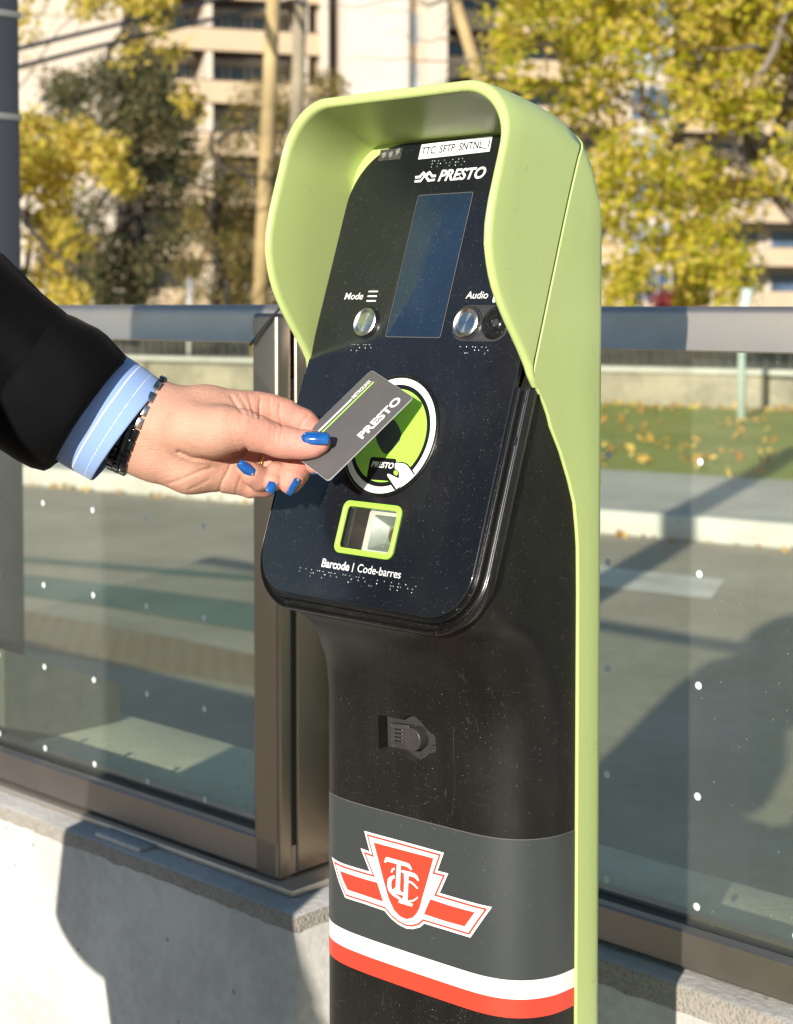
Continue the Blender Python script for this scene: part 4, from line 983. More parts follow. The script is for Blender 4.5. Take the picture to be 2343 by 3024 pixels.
# ---- nails
def nailmat():
    m, nd, lk, b = M("blue_nail_polish"); co = coord(nd, lk)
    lk.new(ramp(nd, lk, noi(nd, lk, co, 140, 4), [(.3, (.003, .055, .26)), (.7, (.008, .12, .40))]), b.inputs["Base Color"])
    b.inputs["Roughness"].default_value = .12; b.inputs["Coat Weight"].default_value = 1; b.inputs["Coat Roughness"].default_value = .04; return m
M_nail = nailmat(); M_gem = plain("nail_gem", (.8, .78, .74), .12, .7, .2, 900)
def nail(c, t, W, n, crown=.30, square=.5, gem=(0, 0)):
    c, t = Vector(at(*c)), Vector(at(*t)); n0 = Vector(n).normalized(); q0 = c.lerp(t, .3)
    for _ in range(12):
        s_ = float(hand_sdf(np.array(q0)[None, :])[0]); dd = n0 * (.0004 - s_); c += dd; t += dd; q0 += dd
    L = t - c; n = Vector(n).normalized(); n = (n - L.normalized() * n.dot(L.normalized())).normalized(); S = L.normalized().cross(n)
    rows = []; nn = 13; top = []; W = W / 1000
    for i in range(nn):
        s = i / (nn - 1)
        w_ = W * (max(0, 1 - (1 - min(1, s / .24)) ** 3) ** .5 * .97 + .03) * (1 - square * .55 * max(0, s - .55) ** 1.5 / .3) * (1 if s < .93 else math.sqrt(max(.04, 1 - ((s - .93) / .075) ** 2)) * .35 + .65)
        top.append([c + L * s + S * (w_ * q) + n * (-(w_ * q) ** 2 / W * crown * 1.5 - .0012 * (s - .4) ** 2 * 4 + .0010) for q in np.linspace(-1, 1, 11)])
    v, f = grid(top); o = mk("fingernail", v, f, M_nail, PT, smooth=True)
    md = o.modifiers.new("s", 'SOLIDIFY'); md.thickness = .0006; md.offset = -1 if (v[1] - v[0]).cross(v[11] - v[0]).dot(n) > 0 else 1
    g = c + L * .12 + S * (gem[0] / 1000) + n * .0008
    rows = [[g + Vector((math.cos(a) * math.cos(b), math.sin(a) * math.cos(b), math.sin(b))) * .0009 for a in np.linspace(0, 2 * math.pi, 8)[:-1]] for b in (-1.4, -.7, 0, .7, 1.4)]
    v, f = grid(rows, True); mk("nail_gem", v, f, M_gem, o)
nail((891, 1294, 1.1497), (973, 1296, 1.1462), 5.3, (-.05, -.86, .50), .34, .35, (-2.2, 0))
nail((752, 1404, 1.1623), (707, 1367, 1.1588), 3.9, (-.12, -.95, .12), .34, .5)
nail((817, 1409, 1.1706), (801, 1441, 1.1652), 4.0, (-.12, -.82, -.5), .34, .3, (-1.5, 0))
nail((880, 1406, 1.1712), (850, 1455, 1.1662), 4.0, (.42, -.74, -.45), .34, .5, (2, 0))
nail((925, 1378, 1.1725), (930, 1397, 1.1625), 3.6, (.1, .75, -.6), .3, .4)
# ---- jewellery
M_gold = plain("gold", (.80, .52, .22), .25, 1.0, .1, 300); M_band = plain("black_bracelet_steel", (.035, .038, .045), .16, .85, .3, 200); M_silver = plain("bracelet_silver_edge", (.62, .58, .5), .2, 1.0)
rc = Vector(at(783, 1371, 1.197)); fa = (Vector(at(840, 1384, 1.194)) - Vector(at(770, 1370, 1.199))).normalized(); ra = fa.cross(Vector((0, 1, 0))).normalized(); rb_ = fa.cross(ra)
ls = []
for k in range(44):
    a = 2 * math.pi * k / 44
    for s in (-1, 1):
        c = rc + (ra * math.cos(a) + rb_ * math.sin(a)) * .0103 + fa * (.0009 * s * math.cos(k * 2.2))
        rows = [[c + Vector((math.cos(x) * math.cos(b), math.sin(x) * math.cos(b), math.sin(b))) * .0010 for x in np.linspace(0, 2 * math.pi, 7)[:-1]] for b in (-1.3, -.6, .1, .8, 1.3)]
        ls.append(grid(rows, True))
v, f, ix = join_into(ls); mk("finger_ring", v, f, M_gold, PT, smooth=True)
wc = Vector(at(398, 1256, 1.186)); e1 = Vector((-.398, 0, -.917)); a3 = Vector((.917, 0, -.398)); e2 = Vector((0, 1, 0))
ls, ixs = [], []
NL = 21
def wlr(th):
    d_ = e1 * math.cos(th) + e2 * math.sin(th); r_ = np.linspace(.010, .045, 71); P_ = np.array(wc)[None, :] + r_[:, None] * np.array(d_)[None, :]
    v_ = hand_sdf(P_); k_ = np.argmax(v_ > 0) if (v_ > 0).any() else 50; return r_[k_] + .0007
WLR = [wlr(2 * math.pi * k / 56) for k in range(56)]
def wl(th):
    d_ = e1 * math.cos(th) + e2 * math.sin(th); t_ = (th / (2 * math.pi) * 56) % 56; i_ = int(t_); return wc + d_ * (WLR[i_] * (1 - t_ + i_) + WLR[(i_ + 1) % 56] * (t_ - i_))
for r_ in range(3):
    for k in range(NL):
        th = 2 * math.pi * (k + (.5 if r_ % 2 else 0)) / NL
        p = wl(th); tng = (wl(th + .01) - wl(th - .01)).normalized(); nr = tng.cross(a3).normalized()
        if nr.dot(p - wc) < 0: nr = -nr
        big = (r_ == 1 and k % 7 == 2)
        c = p + a3 * ((r_ - 1) * .0049 + .0010) + nr * (.0010 + .0003 * (r_ % 2))
        if math.cos(th) < -.45 and r_ < 2: continue
        ls.append(boxg(c, (tng, a3, nr), (.0082 if not big else .0125, .0046, .0030), .0006, 2)); ixs += [1 if (r_ == 2 and k in (12, 13, 14, 15)) else 0] * len(ls[-1][1])
v, f, _ = join_into(ls); mk("bracelet", v, f, [M_band, M_silver], PT, idx=ixs, auto=35)
# ---- shirt cuff
def shirt():
    m, nd, lk, b = M("striped_blue_shirt"); tc = nd.new("ShaderNodeTexCoord"); sx = nd.new("ShaderNodeSeparateXYZ"); lk.new(tc.outputs["Object"], sx.inputs[0]); co = tc.outputs["Object"]
    x = math_(nd, lk, 'ADD', sx.outputs[0], math_(nd, lk, 'MULTIPLY', math_(nd, lk, 'SUBTRACT', noi(nd, lk, co, 30, 2), .5), .0012))
    def line(x0, w_):
        return math_(nd, lk, 'LESS_THAN', math_(nd, lk, 'ABSOLUTE', math_(nd, lk, 'SUBTRACT', x, x0)), w_)
    st = math_(nd, lk, 'MAXIMUM', line(-.0185, .0005), math_(nd, lk, 'MULTIPLY', line(-.0340, .0004), .7))
    weave = noi(nd, lk, coord(nd, lk, (1, 2.2, 2.2)), 900, 3, .7)
    c = mixc(nd, lk, weave, (.20, .335, .67), (.33, .47, .78))
    c = mixc(nd, lk, st, c, (.72, .78, .92))
    wv = nd.new("ShaderNodeTexWave"); wv.inputs["Scale"].default_value = 120; wv.bands_direction = 'DIAGONAL'; lk.new(co, wv.inputs["Vector"])
    sti = math_(nd, lk, 'MULTIPLY', line(-.0085, .0003), math_(nd, lk, 'ADD', math_(nd, lk, 'MULTIPLY', math_(nd, lk, 'GREATER_THAN', wv.outputs["Fac"], .5), .4), .3))
    lk.new(mixc(nd, lk, sti, c, (.8, .84, .95)), b.inputs["Base Color"]); b.inputs["Roughness"].default_value = .85; b.inputs["Sheen Weight"].default_value = .2
    hgt = math_(nd, lk, 'SUBTRACT', weave, math_(nd, lk, 'MULTIPLY', line(-.0085, .0008), 1.5))
    bump(nd, lk, b, hgt, .35, .0005); return m
M_shirt = shirt()
def tubecloth(name, secs, m, mat4, n=72, thick=.0009, wob=0.0, seed=0, folds=0.0):
    """open sleeve from sections (centre, half vector up/down, half depth)"""
    rows = []
    for i, (c, a, d) in enumerate(secs):
        rw = []
        for k in range(n):
            th = 2 * math.pi * k / n; q = c + a * math.cos(th) + Vector((0, 1, 0)) * (d * math.sin(th))
            nd_ = (q - c).normalized()
            w_ = noise.noise(Vector((q.x * 14 + seed, q.y * 14, q.z * 14))) * wob + noise.noise(Vector((q.x * 45 + seed, q.y * 30, q.z * 45))) * wob * .35
            if folds: w_ += folds * math.sin(q.z * 60 + q.x * 110 + 2 * noise.noise(q * 9)) * noise.noise(q * 17 + Vector((seed, 0, 0)))
            rw.append(q + nd_ * w_)
        rows.append(rw)
    inner = [[q + (c - q).normalized() * thick for q in rw] for rw, (c, a, d) in zip(rows[:4], secs[:4])][::-1]
    edge = [[q + (c - q).normalized() * thick * .5 + (secs[0][0] - secs[1][0]).normalized() * thick * .4 for q in rows[0]] for c, a, d in secs[:1]]
    v, f = grid(inner + edge + rows, True); return mk(name, v, f, m, PT, mat4, smooth=True)
a1 = Vector((.835, 0, -.55)); sd = Vector((-.55, 0, -.835))
def PX(x, y, Y): return Vector(at(x, y, Y))
c0 = PX(382, 1272, 1.184)
shm = Matrix(((a1.x, 0, sd.x, c0.x), (0, 1, 0, c0.y), (a1.z, 0, sd.z, c0.z), (0, 0, 0, 1)))
secs = []
for t_ in (0, .0015, .006, .012, .02, .03, .04, .05, .062, .08):
    secs.append((c0 - a1 * t_ + sd * .0006, Vector((-.60, 0, -.80)) * (.0438 + .0010 * math.sin(t_ * 60) + t_ * .035), .0365 + t_ * .05))
tubecloth("shirt_cuff", secs, M_shirt, shm, 80, .0011, .0012, 3)
# ---- coat: turned-back cuff, sleeve, body
def coatmat(name, base, sheen):
    m, nd, lk, b = M(name); co = coord(nd, lk); b.inputs["Roughness"].default_value = .8
    lk.new(ramp(nd, lk, noi(nd, lk, co, 300, 4), [(.3, tuple(c * .7 for c in base)), (.7, base)]), b.inputs["Base Color"]); b.inputs["Sheen Weight"].default_value = sheen; b.inputs["Sheen Roughness"].default_value = .35
    b.inputs["Sheen Tint"].default_value = (.65, .52, .38, 1); b.inputs["Specular IOR Level"].default_value = .12
    bump(nd, lk, b, noi(nd, lk, co, 1400, 2), .25, .0004); return m
M_coat = coatmat("black_coat_cloth", (.0022, .0022, .0028), .06)
ac = Vector((.82, 0, -.57)); bc = Vector((-.565, 0, -.825))
k_ = 1.172 / F_PX
cc = PX(262, 1212, 1.172)
def sec(t, up, dn, dep):
    c = cc - ac * (t * k_) + bc * ((dn - up) / 2 * k_); return (c, bc * ((up + dn) / 2 * k_), dep)
cu = [sec(-6, 190, 190, .038), sec(-3, 203, 205, .042), sec(6, 209, 219, .044), sec(40, 215, 231, .047), sec(80, 221, 238, .049), sec(113, 223, 240, .050), sec(150, 219, 238, .050), sec(190, 212, 236, .049), sec(208, 207, 234, .048), sec(214, 203, 230, .0465), sec(216, 196, 222, .045)]
tubecloth("coat_cuff", cu, M_coat, Matrix.Translation(cc), 96, .003, .004, 11, .003)
sl_ = [sec(150, 196, 205, .044), sec(205, 201, 220, .046), sec(222, 204, 226, .047), sec(260, 206, 232, .049), sec(316, 206, 240, .052), sec(390, 214, 246, .054), sec(473, 227, 250, .056), sec(600, 238, 262, .058), sec(760, 248, 275, .062), sec(930, 262, 290, .068), sec(1080, 280, 310, .074)]
sh = Bp(0, .15, 1.29); sl_.append(((sl_[-1][0] + sh) / 2 + Vector((0, 0, .01)), bc * .072, .078)); sl_.append((sh, Vector((-.75, 0, -.66)) * .075, .08))
tubecloth("coat_sleeve", sl_, M_coat, Matrix.Translation(cc), 96, .002, .007, 5, .006)
rows = []
for z, wf, ws in ((.74, .180, .215), (.745, .184, .22), (.84, .170, .205), (.95, .15, .185), (1.05, .142, .185), (1.15, .14, .195), (1.25, .135, .205), (1.31, .115, .19), (1.35, .09, .14), (1.38, .075, .085), (1.42, .07, .075), (1.43, .066, .07)):
    rows.append([Bp(wf * math.cos(a) + .012 * math.sin(5 * a + z * 9) * (1.1 - z if z < 1.1 else 0), ws * math.sin(a), z) for a in np.linspace(0, 2 * math.pi, 49)[:-1]])
v, f = grid(rows, True); mk("coat", v, f, M_coat, PT, smooth=True)
v1 = tube([Bp(0, -.17, 1.31), Bp(.03, -.22, 1.2), Bp(.10, -.24, 1.08), Bp(.15, -.19, 1.0), Bp(.13, -.10, .95)], [.075, .066, .058, .052, .05], 20)
mk("coat_sleeve", v1[0], v1[1], M_coat, PT, smooth=True)
M_trs = plain("dark_trousers", (.012, .013, .02), .85); M_shoe = plain("black_shoe", (.01, .01, .01), .35); M_hair = plain("dark_hair", (.012, .008, .006), .4, var=.4, vs=60)
for s in (-.085, .085):
    g_ = .2 if s < 0 else 0
    v1 = tube([Bp(0, s * .9, .95), Bp(.03 + g_ * .25, s, .7), Bp(.06 + g_ * .5, s, .5), Bp(.06 + g_ * .75, s, .3), Bp(.05 + g_, s, .1), Bp(.05 + g_, s, .07)], [.105, .088, .074, .064, .066, .067], 20); mk("trouser_leg", v1[0], v1[1], M_trs, PT, smooth=True)
    v1 = tube([Bp(g_ - .01, s, .045), Bp(.05 + g_, s, .05), Bp(.15 + g_, s * 1.05, .045), Bp(.24 + g_, s * 1.15, .035), Bp(.27 + g_, s * 1.15, .03)], [.038, .045, .045, .036, .012], 18); mk("shoe", v1[0], v1[1], M_shoe, PT, smooth=True)
rows = []
for i in range(13):
    b = R(-35 + 125 * i / 12); rw = []
    for j in range(36):
        a = R(62) + (2 * math.pi - R(124)) * j / 35
        k = 1 + .06 * noise.noise(Vector((i * .7, j * .9, 2)))
        rw.append(HC + PF * (.108 * k * math.cos(a) * math.cos(b) - .008) + PS * (.092 * k * math.sin(a) * math.cos(b)) + Z * (.125 * k * math.sin(b) + (0 if b > 0 else .09 * math.sin(b))))
    rows.append(rw)
v, f = grid(rows); hr = mk("hair", v, f, M_hair, PT, smooth=True); md = hr.modifiers.new("s", 'SOLIDIFY'); md.thickness = .012; md.offset = 1
M_eye = plain("eye", (.75, .74, .72), .1); M_iris2 = plain("iris", (.03, .018, .01), .1)
for s in (-.032, .032):
    rows = [[Bp(.112, s, 1.522) + (PF * math.sin(b) + (PS * math.cos(a) + Z * math.sin(a)) * math.cos(b)) * .012 for a in np.linspace(0, 2 * math.pi, 17)[:-1]] for b in (-.4, 0, .4, .8, 1.1, 1.35)]
    v, f = grid(rows, True); f.append(list(range(len(v) - 16, len(v)))); mk("eye", v, f, [M_eye, M_iris2], PT, idx=[0] * 48 + [1] * (len(f) - 48), smooth=True)
# ================================================================== the card
CR, CB_, CT = Vector((0.0121323, 1.1532919, EYE - 0.06432402)), Vector((-0.04780862, 1.13359938, EYE - 0.12217426)), Vector((-0.01851617, 1.19399286, EYE - 0.04643259))
ex = (CR - CB_).normalized(); ey = (CT - CR); ey = (ey - ex * ey.dot(ex)).normalized(); ez = ex.cross(ey)
if ez.y > 0: ez = -ez
def CD(a, b, o=0.0): return CB_ + ex * (a / 1000) + ey * (b / 1000) + ez * (o / 1000)
CM = Matrix(((ex.x, ey.x, ez.x, CB_.x), (ex.y, ey.y, ez.y, CB_.y), (ex.z, ey.z, ez.z, CB_.z), (0, 0, 0, 1)))
cardt = thing("fare_card", CM, "dark grey fare card with white lettering, held in blue-nailed fingers over the green target", "card")
M_card = plain("card_grey", (.105, .10, .10), .38, var=.05, vs=60, bs_=.05, bscale=2500); M_cside = plain("card_edge_white", (.7, .7, .68), .5)
v, f = prism(rrect(0, 85.6, 0, 54, 3.2, n=8), CD, -.76, -.04); mk("card_core", v, f, M_cside, cardt, auto=30)
v, f = prism(rrect(.12, 85.48, .12, 53.88, 3.1, n=8), CD, -.05, .02, .02, 2); cf = mk("card_face", v, f, M_card, cardt, auto=30)
rr = hit(900, 1050, CB_, ez)
def cp_(x, y):
    h_ = hit(900 + x * .2955, 1050 + y * .2955, CB_, ez) - CB_; return h_.dot(ex) * 1000, h_.dot(ey) * 1000
P_a = cp_(578, 832); P_b = cp_(965, 450); P_c = cp_(528, 795)
L1 = lettering("PRESTO", P_a[0] - .3, P_b[0] + .8, P_a[1], max(5, P_c[1] - P_a[1]), CD, .06, .038, 0, 1.02)
Q_a = cp_(492, 432); Q_b = cp_(677, 262); Q_c = cp_(480, 417)
L2 = lettering("METROLINX", Q_a[0], Q_b[0], Q_a[1], 3.3, CD, .06, .03, 0, 1.05)
s0, s1 = cp_(160, 757), cp_(478, 437); g0, g1_ = cp_(186, 757), cp_(690, 262)
L3 = ([CD(a, b, .06) for a, b in ((5, s1[1] - .2), (s1[0], s1[1] - .2), (s1[0], s1[1] + 1.5), (5, s1[1] + 1.5))], [[0, 1, 2, 3]])
v, f, ix = join_into([L1, L2, L3]); fx = []
for g in f:
    a, b, c = [Vector(v[k]) for k in g[:3]]; fx.append(g if (b - a).cross(c - a).dot(ez) > 0 else g[::-1])
mk("lettering", v, fx, M_white, cf)
M_cgreen = plain("card_green", (.42, .78, .10), .4, var=.03)
q4 = [CD(a, b, .06) for a, b in ((5, g1_[1] - .9), (g1_[0], g1_[1] - .9), (g1_[0], g1_[1] + .35), (5, g1_[1] + .35))]
mk("green_line", q4, [[0, 1, 2, 3] if (q4[1] - q4[0]).cross(q4[2] - q4[0]).dot(ez) > 0 else [3, 2, 1, 0]], M_cgreen, cf)
print("card text", P_a, P_b, P_c, Q_a, Q_b, s0, s1, g0, g1_)
# ================================================================== beyond the glass
rnd = random.Random(7); rng = np.random.default_rng(11)
# apartment building
FA = R(18.5); E_ = Vector((math.cos(FA), math.sin(FA), 0)); FN = Vector((math.sin(FA), -math.cos(FA), 0))
FO = Vector(at(700, 905, 90)); FO.z = 0
def fs(x, y, back=0.0):
    P = FO - FN * back; h_ = hit(x, y, P, FN); return (h_ - FO).dot(E_), h_.z
M_bw = plain("pale_stucco", (.66, .57, .46), .85, var=.05, vs=.5, bs_=.2, bscale=5); M_bw2 = plain("pinkish_stucco", (.66, .585, .51), .85, var=.04, vs=.4)
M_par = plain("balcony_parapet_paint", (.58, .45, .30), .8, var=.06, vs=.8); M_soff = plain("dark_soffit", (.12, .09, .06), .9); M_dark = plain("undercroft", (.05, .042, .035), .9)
def winmat(name, base):
    m, nd, lk, b = M(name); lk.new(ramp(nd, lk, noi(nd, lk, coord(nd, lk), .9, 2), [(.4, tuple(c * .5 for c in base)), (.6, base)]), b.inputs["Base Color"]); b.inputs["Roughness"].default_value = .12; return m
M_win = winmat("window_glass", (.11, .17, .27)); M_curt = plain("curtained_window", (.38, .44, .52), .3, var=.3, vs=1.2)
FAX = (E_, -FN, Z)
BT = thing("apartment_building", Matrix.Translation(FO), "pale beige apartment building with stacked balconies and blue windows, far behind the trees", "building")
def fbox(name, s0, s1, b0, b1, z0, z1, m, parent=BT, bev=0):
    c = FO + E_ * ((s0 + s1) / 2) - FN * ((b0 + b1) / 2) + Z * ((z0 + z1) / 2)
    return box(name, c, (abs(s1 - s0), abs(b1 - b0), abs(z1 - z0)), m, parent, bev, FAX)
def S(x, back=0): return fs(x, 500, back)[0]
FLR = [2.17 + 2.84 * k for k in range(9)]
fbox("wall", S(-600), S(352), -1.5, 10, 1.9, 30, M_bw)
for k in range(1, 9): fbox("string_course", S(-600), S(352), -1.56, -1.5, FLR[k] - .06, FLR[k] + .02, M_par)
fbox("wall", S(352), S(968), 3.2, 10, -1, 30, M_bw2)
fbox("wall", S(1010), S(1197), -.6, 10, -1, 30, M_bw2)
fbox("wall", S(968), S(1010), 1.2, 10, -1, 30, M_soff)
fbox("stair_glazing", S(969), S(990), 1.0, 1.2, 0, 30, M_win)
fbox("wall", S(1197), S(1243), .4, 10, -1, 30, M_bw); fbox("wall", S(1243), S(1300), -1.2, 10, -1, 30, M_bw)
for k in range(0, 9):
    z = FLR[k]; o = fbox("window", S(1199), S(1241), .3, .4, z - .2, z + 1.5, M_curt)
def balcony(x0, x1, back, z, floor0=False):
    s0, s1 = S(x0, back), S(x1, back)
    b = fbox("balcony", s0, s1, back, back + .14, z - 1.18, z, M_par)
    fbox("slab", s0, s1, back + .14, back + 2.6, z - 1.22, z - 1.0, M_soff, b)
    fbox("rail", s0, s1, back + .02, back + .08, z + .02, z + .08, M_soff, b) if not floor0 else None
    return b
for k in range(0, 9):
    z = FLR[k]
    balcony(352, 966, 0, z, k == 0)
    # windows and piers on the recessed wall
    xs = [365, 470, 545, 612]; 
    for x0, x1 in ((372, 452), (470, 540), (548, 618), (640, 700), (706, 765), (771, 812), (820, 865), (900, 948)):
        w_ = fbox("window", S(x0, 3), S(x1, 3), 3.05, 3.2, z - 1.0, z + 1.25, M_win if rnd.random() < .8 else M_curt)
        for q in (.33, .66):
            xm = x0 + (x1 - x0) * q; fbox("mullion", S(xm, 3) - .06, S(xm, 3) + .06, 3.0, 3.06, z - 1.0, z + 1.25, M_bw2, w_)
    for x in (622, 905): fbox("fin", S(x) - .18, S(x) + .18, .15, 3.2, z - 1.2, z + 1.6, M_bw)
fbox("end_pier", S(948), S(968), -.2, 3.2, -1, 30, M_bw)
B2 = 5.0
fbox("wall", S(1300, B2), S(1835, B2), B2 + 3, 16, -1, 30, M_bw2); fbox("wall", S(1835, B2), S(1965, B2), B2 - 1, 16, -1, 30, M_bw); fbox("wall", S(1965, B2), S(2900, B2), B2 + 3, 16, -1, 30, M_bw)
for k in range(0, 9):
    z = FLR[k]
    balcony(1300, 1835, B2, z, k == 0); balcony(1965, 2240, B2, z, k == 0); balcony(2262, 2900, B2, z, k == 0)
    for x0, x1 in ((1310, 1400), (1415, 1500), (1520, 1600), (1620, 1700), (1720, 1800), (1985, 2060), (2080, 2160), (2180, 2235), (2280, 2360), (2380, 2500)):
        fbox("window", S(x0, B2 + 3), S(x1, B2 + 3), B2 + 2.85, B2 + 3, z - 1.0, z + 1.25, M_win if rnd.random() < .75 else M_curt)
    for x0, x1 in ((1845, 1880), (1886, 1918), (1924, 1955)):
        fbox("window", S(x0, B2), S(x1, B2), B2 - 1.1, B2 - 1, z - .6, z + 1.35, M_curt if (k % 2) else M_win)
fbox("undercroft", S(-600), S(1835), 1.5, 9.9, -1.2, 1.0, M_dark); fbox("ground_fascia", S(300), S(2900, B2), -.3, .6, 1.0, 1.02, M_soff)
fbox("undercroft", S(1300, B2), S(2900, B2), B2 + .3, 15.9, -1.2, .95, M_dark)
for x in (120, 250, 420, 560, 1250, 1400, 1600, 1800, 2000, 2200): fbox("pillar", S(x) - .25, S(x) + .25, -.1, .4, -1.2, 1.0, M_bw)
# brick house added behind the camera, unseen, to reflect in the steel and glass
M_brick = plain("brown_brick", (.20, .12, .075), .9, var=.3, vs=6)
bh = thing("added_brick_building", (6, -48, 0), "unseen brown brick building added behind the camera for reflections in steel and glass", "building")
box("wall", (6, -52, 3.3), (70, 8, 6.8), M_brick, bh)
for k in range(14): box("window", (-24 + k * 4.6, -47.95, 3.6), (2.2, .12, 2.4), M_win, bh)
# garden wall, posts, fence
wd = DK; wn = NK
gw = thing("stone_garden_wall", Vector((*kk(0, 9), lv(0))), "low beige stone garden wall along the far lawn, seen through the right glass", "wall")
for a in np.arange(-46, 46, 2.3):
    hgt = .42 + rnd.uniform(-.03, .03)
    box("wall_block", Vector((*kk(a + 1.12, 9.0 + rnd.uniform(-.04, .04)), lv(hgt / 2 - .05))), (1.85, .34, (hgt + .1) * SG), M_stone, gw, .03, (DK, NK, Z))
box("coping", Vector((*kk(0, 9.0), lv(.46))), (76, .38, .05), M_kerb, gw, .01, (DK, NK, Z))
M_fence = plain("dark_metal_fence", (.05, .05, .045), .6)
fe = thing("railing_fence", Vector((*kk(0, 11), lv(0))), "dark thin metal fence above the stone garden wall", "fence")
fl_ = [boxg(Vector((*kk(a, 11), lv(.55))), (DK, NK, Z), (.025, .025, .84)) for a in np.arange(-30, 30, .16)]
v, f, ix = join_into(fl_); mk("bars", v, f, M_fence, fe)
for z in (.15, .98): box("rail", Vector((*kk(0, 11), lv(z))), (50, .04, .04), M_fence, fe, 0, (DK, NK, Z))
M_pole = plain("weathered_wood_pole", (.42, .31, .145), .8, var=.3, vs=1.5, bs_=.3, bscale=12); M_pole2 = plain("grey_wood_pole", (.27, .225, .15), .85, var=.3, vs=1.5, bs_=.3, bscale=12)
def pole(x0, x1, Y, r0, r1, m, label):
    b = Vector(at(x0, 905, Y)); t = Vector(at(x1, 0, Y)); d = (t - b) / (t.z - b.z); base = b - d * b.z; top = t + d * 1.5
    T_ = thing("utility_pole", Vector(base), label, "utility pole")
    v, f = tube([base, base.lerp(top, .5), top], [r0, (r0 + r1) / 2, r1], 20); mk("shaft", v, f, m, T_, smooth=True)
    return T_, top
p1, t1 = pole(768, 808, 30, .15, .125, M_pole, "sunlit yellowish wooden utility pole, the nearer one left of the hood")
p2, t2 = pole(858, 888, 33, .15, .13, M_pole2, "greyer wooden utility pole partly hidden by the lime hood")
v, f = tube([at(876, 6, 33) + Vector((0, -.15, 0)), at(905, 22, 33) + Vector((0, -.3, 0))], .05, 10); mk("bracket", v, f, M_fence, p2, smooth=True)
M_wire = plain("black_cable", (.02, .02, .022), .6)
for i, (pa, lb) in enumerate((([(-260, 262), (65, 141), (354, 71), (626, 3), (800, -38)], "upper black cable running from the wooden poles to the left"), ([(-260, 300), (65, 195), (354, 121), (591, 65), (863, 2)], "lower black cable running from the wooden poles to the left"))):
    pts = [at(x, y, 9 + 24 * ((x + 260) / 1123) ** 1.2) for x, y in pa]
    sm = []
    for j in range(len(pts) - 1):
        for t_ in np.linspace(0, 1, 5)[:-1]: sm.append(pts[j].lerp(pts[j + 1], t_))
    sm.append(pts[-1]); v, f = tube(sm, [.016 + .030 * j / len(sm) for j in range(len(sm))], 8)
    o = mk("overhead_cable", v, f, M_wire, None, Matrix.Translation(sm[-1]), smooth=True); tag(o, lb, "cable", "overhead cables")
# small pale posts by the far lawn
M_wpost = plain("pale_post_paint", (.62, .62, .58), .6)
for x, yt, Y, lb in ((560, 822, 30, "short white post standing left of the wooden poles"), (671, 828, 34, "dull grey post standing between the white post and the wooden pole")):
    b = Vector(at(x, 905, Y)); z1 = at(x, yt, Y).z; T_ = thing("post", (b.x, b.y, 0), lb, "post")
    v, f = tube([(b.x, b.y, 0), (b.x, b.y, z1)], .05 if x < 600 else .055, 12); mk("shaft", v, f, M_wpost if x < 600 else M_pole2, T_, smooth=True)
b = Vector(at(2190, 1180, 14)); T_ = thing("lamp_standard", (b.x, b.y, 0), "pale slim lamp standard rising from the lawn behind the right glass", "street lamp")
v, f = tube([(b.x, b.y, .1), (b.x, b.y, 1.1), (b.x + .05, b.y, 1.35)], [.035, .033, .05], 12); mk("shaft", v, f, plain("pale_green_metal", (.5, .6, .56), .5), T_, smooth=True)
# ------------------------------------------------------------------ trees
def leafmat(name, stops, trans=.35, rough=.55):
    m, nd, lk, b = M(name); g = nd.new("ShaderNodeNewGeometry"); n = noi(nd, lk, coord(nd, lk), .8, 3, .6)
    f = math_(nd, lk, 'ADD', math_(nd, lk, 'MULTIPLY', g.outputs["Random Per Island"], .6), math_(nd, lk, 'MULTIPLY', n, .5))
    c = ramp(nd, lk, f, stops); lk.new(c, b.inputs["Base Color"]); b.inputs["Roughness"].default_value = rough; b.inputs["Specular IOR Level"].default_value = .3
    out = nd["Material Output"]; tr = nd.new("ShaderNodeBsdfTranslucent"); lk.new(c, tr.inputs[0]); mx = nd.new("ShaderNodeMixShader"); mx.inputs[0].default_value = trans
    lk.new(b.outputs[0], mx.inputs[1]); lk.new(tr.outputs[0], mx.inputs[2]); lk.new(mx.outputs[0], out.inputs[0]); return m
M_lfy = leafmat("yellow_green_leaves", [(.2, (.20, .25, .012)), (.38, (.50, .50, .03)), (.6, (.72, .60, .06)), (.85, (.84, .62, .22))], .55)
M_lfg = leafmat("golden_leaves", [(.2, (.36, .36, .04)), (.5, (.70, .56, .08)), (.8, (.82, .62, .18))], .5)
M_lfp = leafmat("dark_needles", [(.2, (.030, .042, .016)), (.5, (.085, .10, .038)), (.8, (.20, .15, .065))], .2)
M_lfb = leafmat("brown_autumn_leaves", [(.2, (.08, .095, .02)), (.5, (.22, .19, .045)), (.8, (.36, .24, .08))], .35)
M_lfr = leafmat("red_shrub_leaves", [(.2, (.12, .02, .02)), (.8, (.34, .07, .06))], .3)
M_bark = plain("grey_bark", (.20, .165, .13), .9, var=.35, vs=5, bs_=.6, bscale=20); M_barkd = plain("dark_bark", (.055, .043, .035), .9, var=.35, vs=5, bs_=.5, bscale=20)
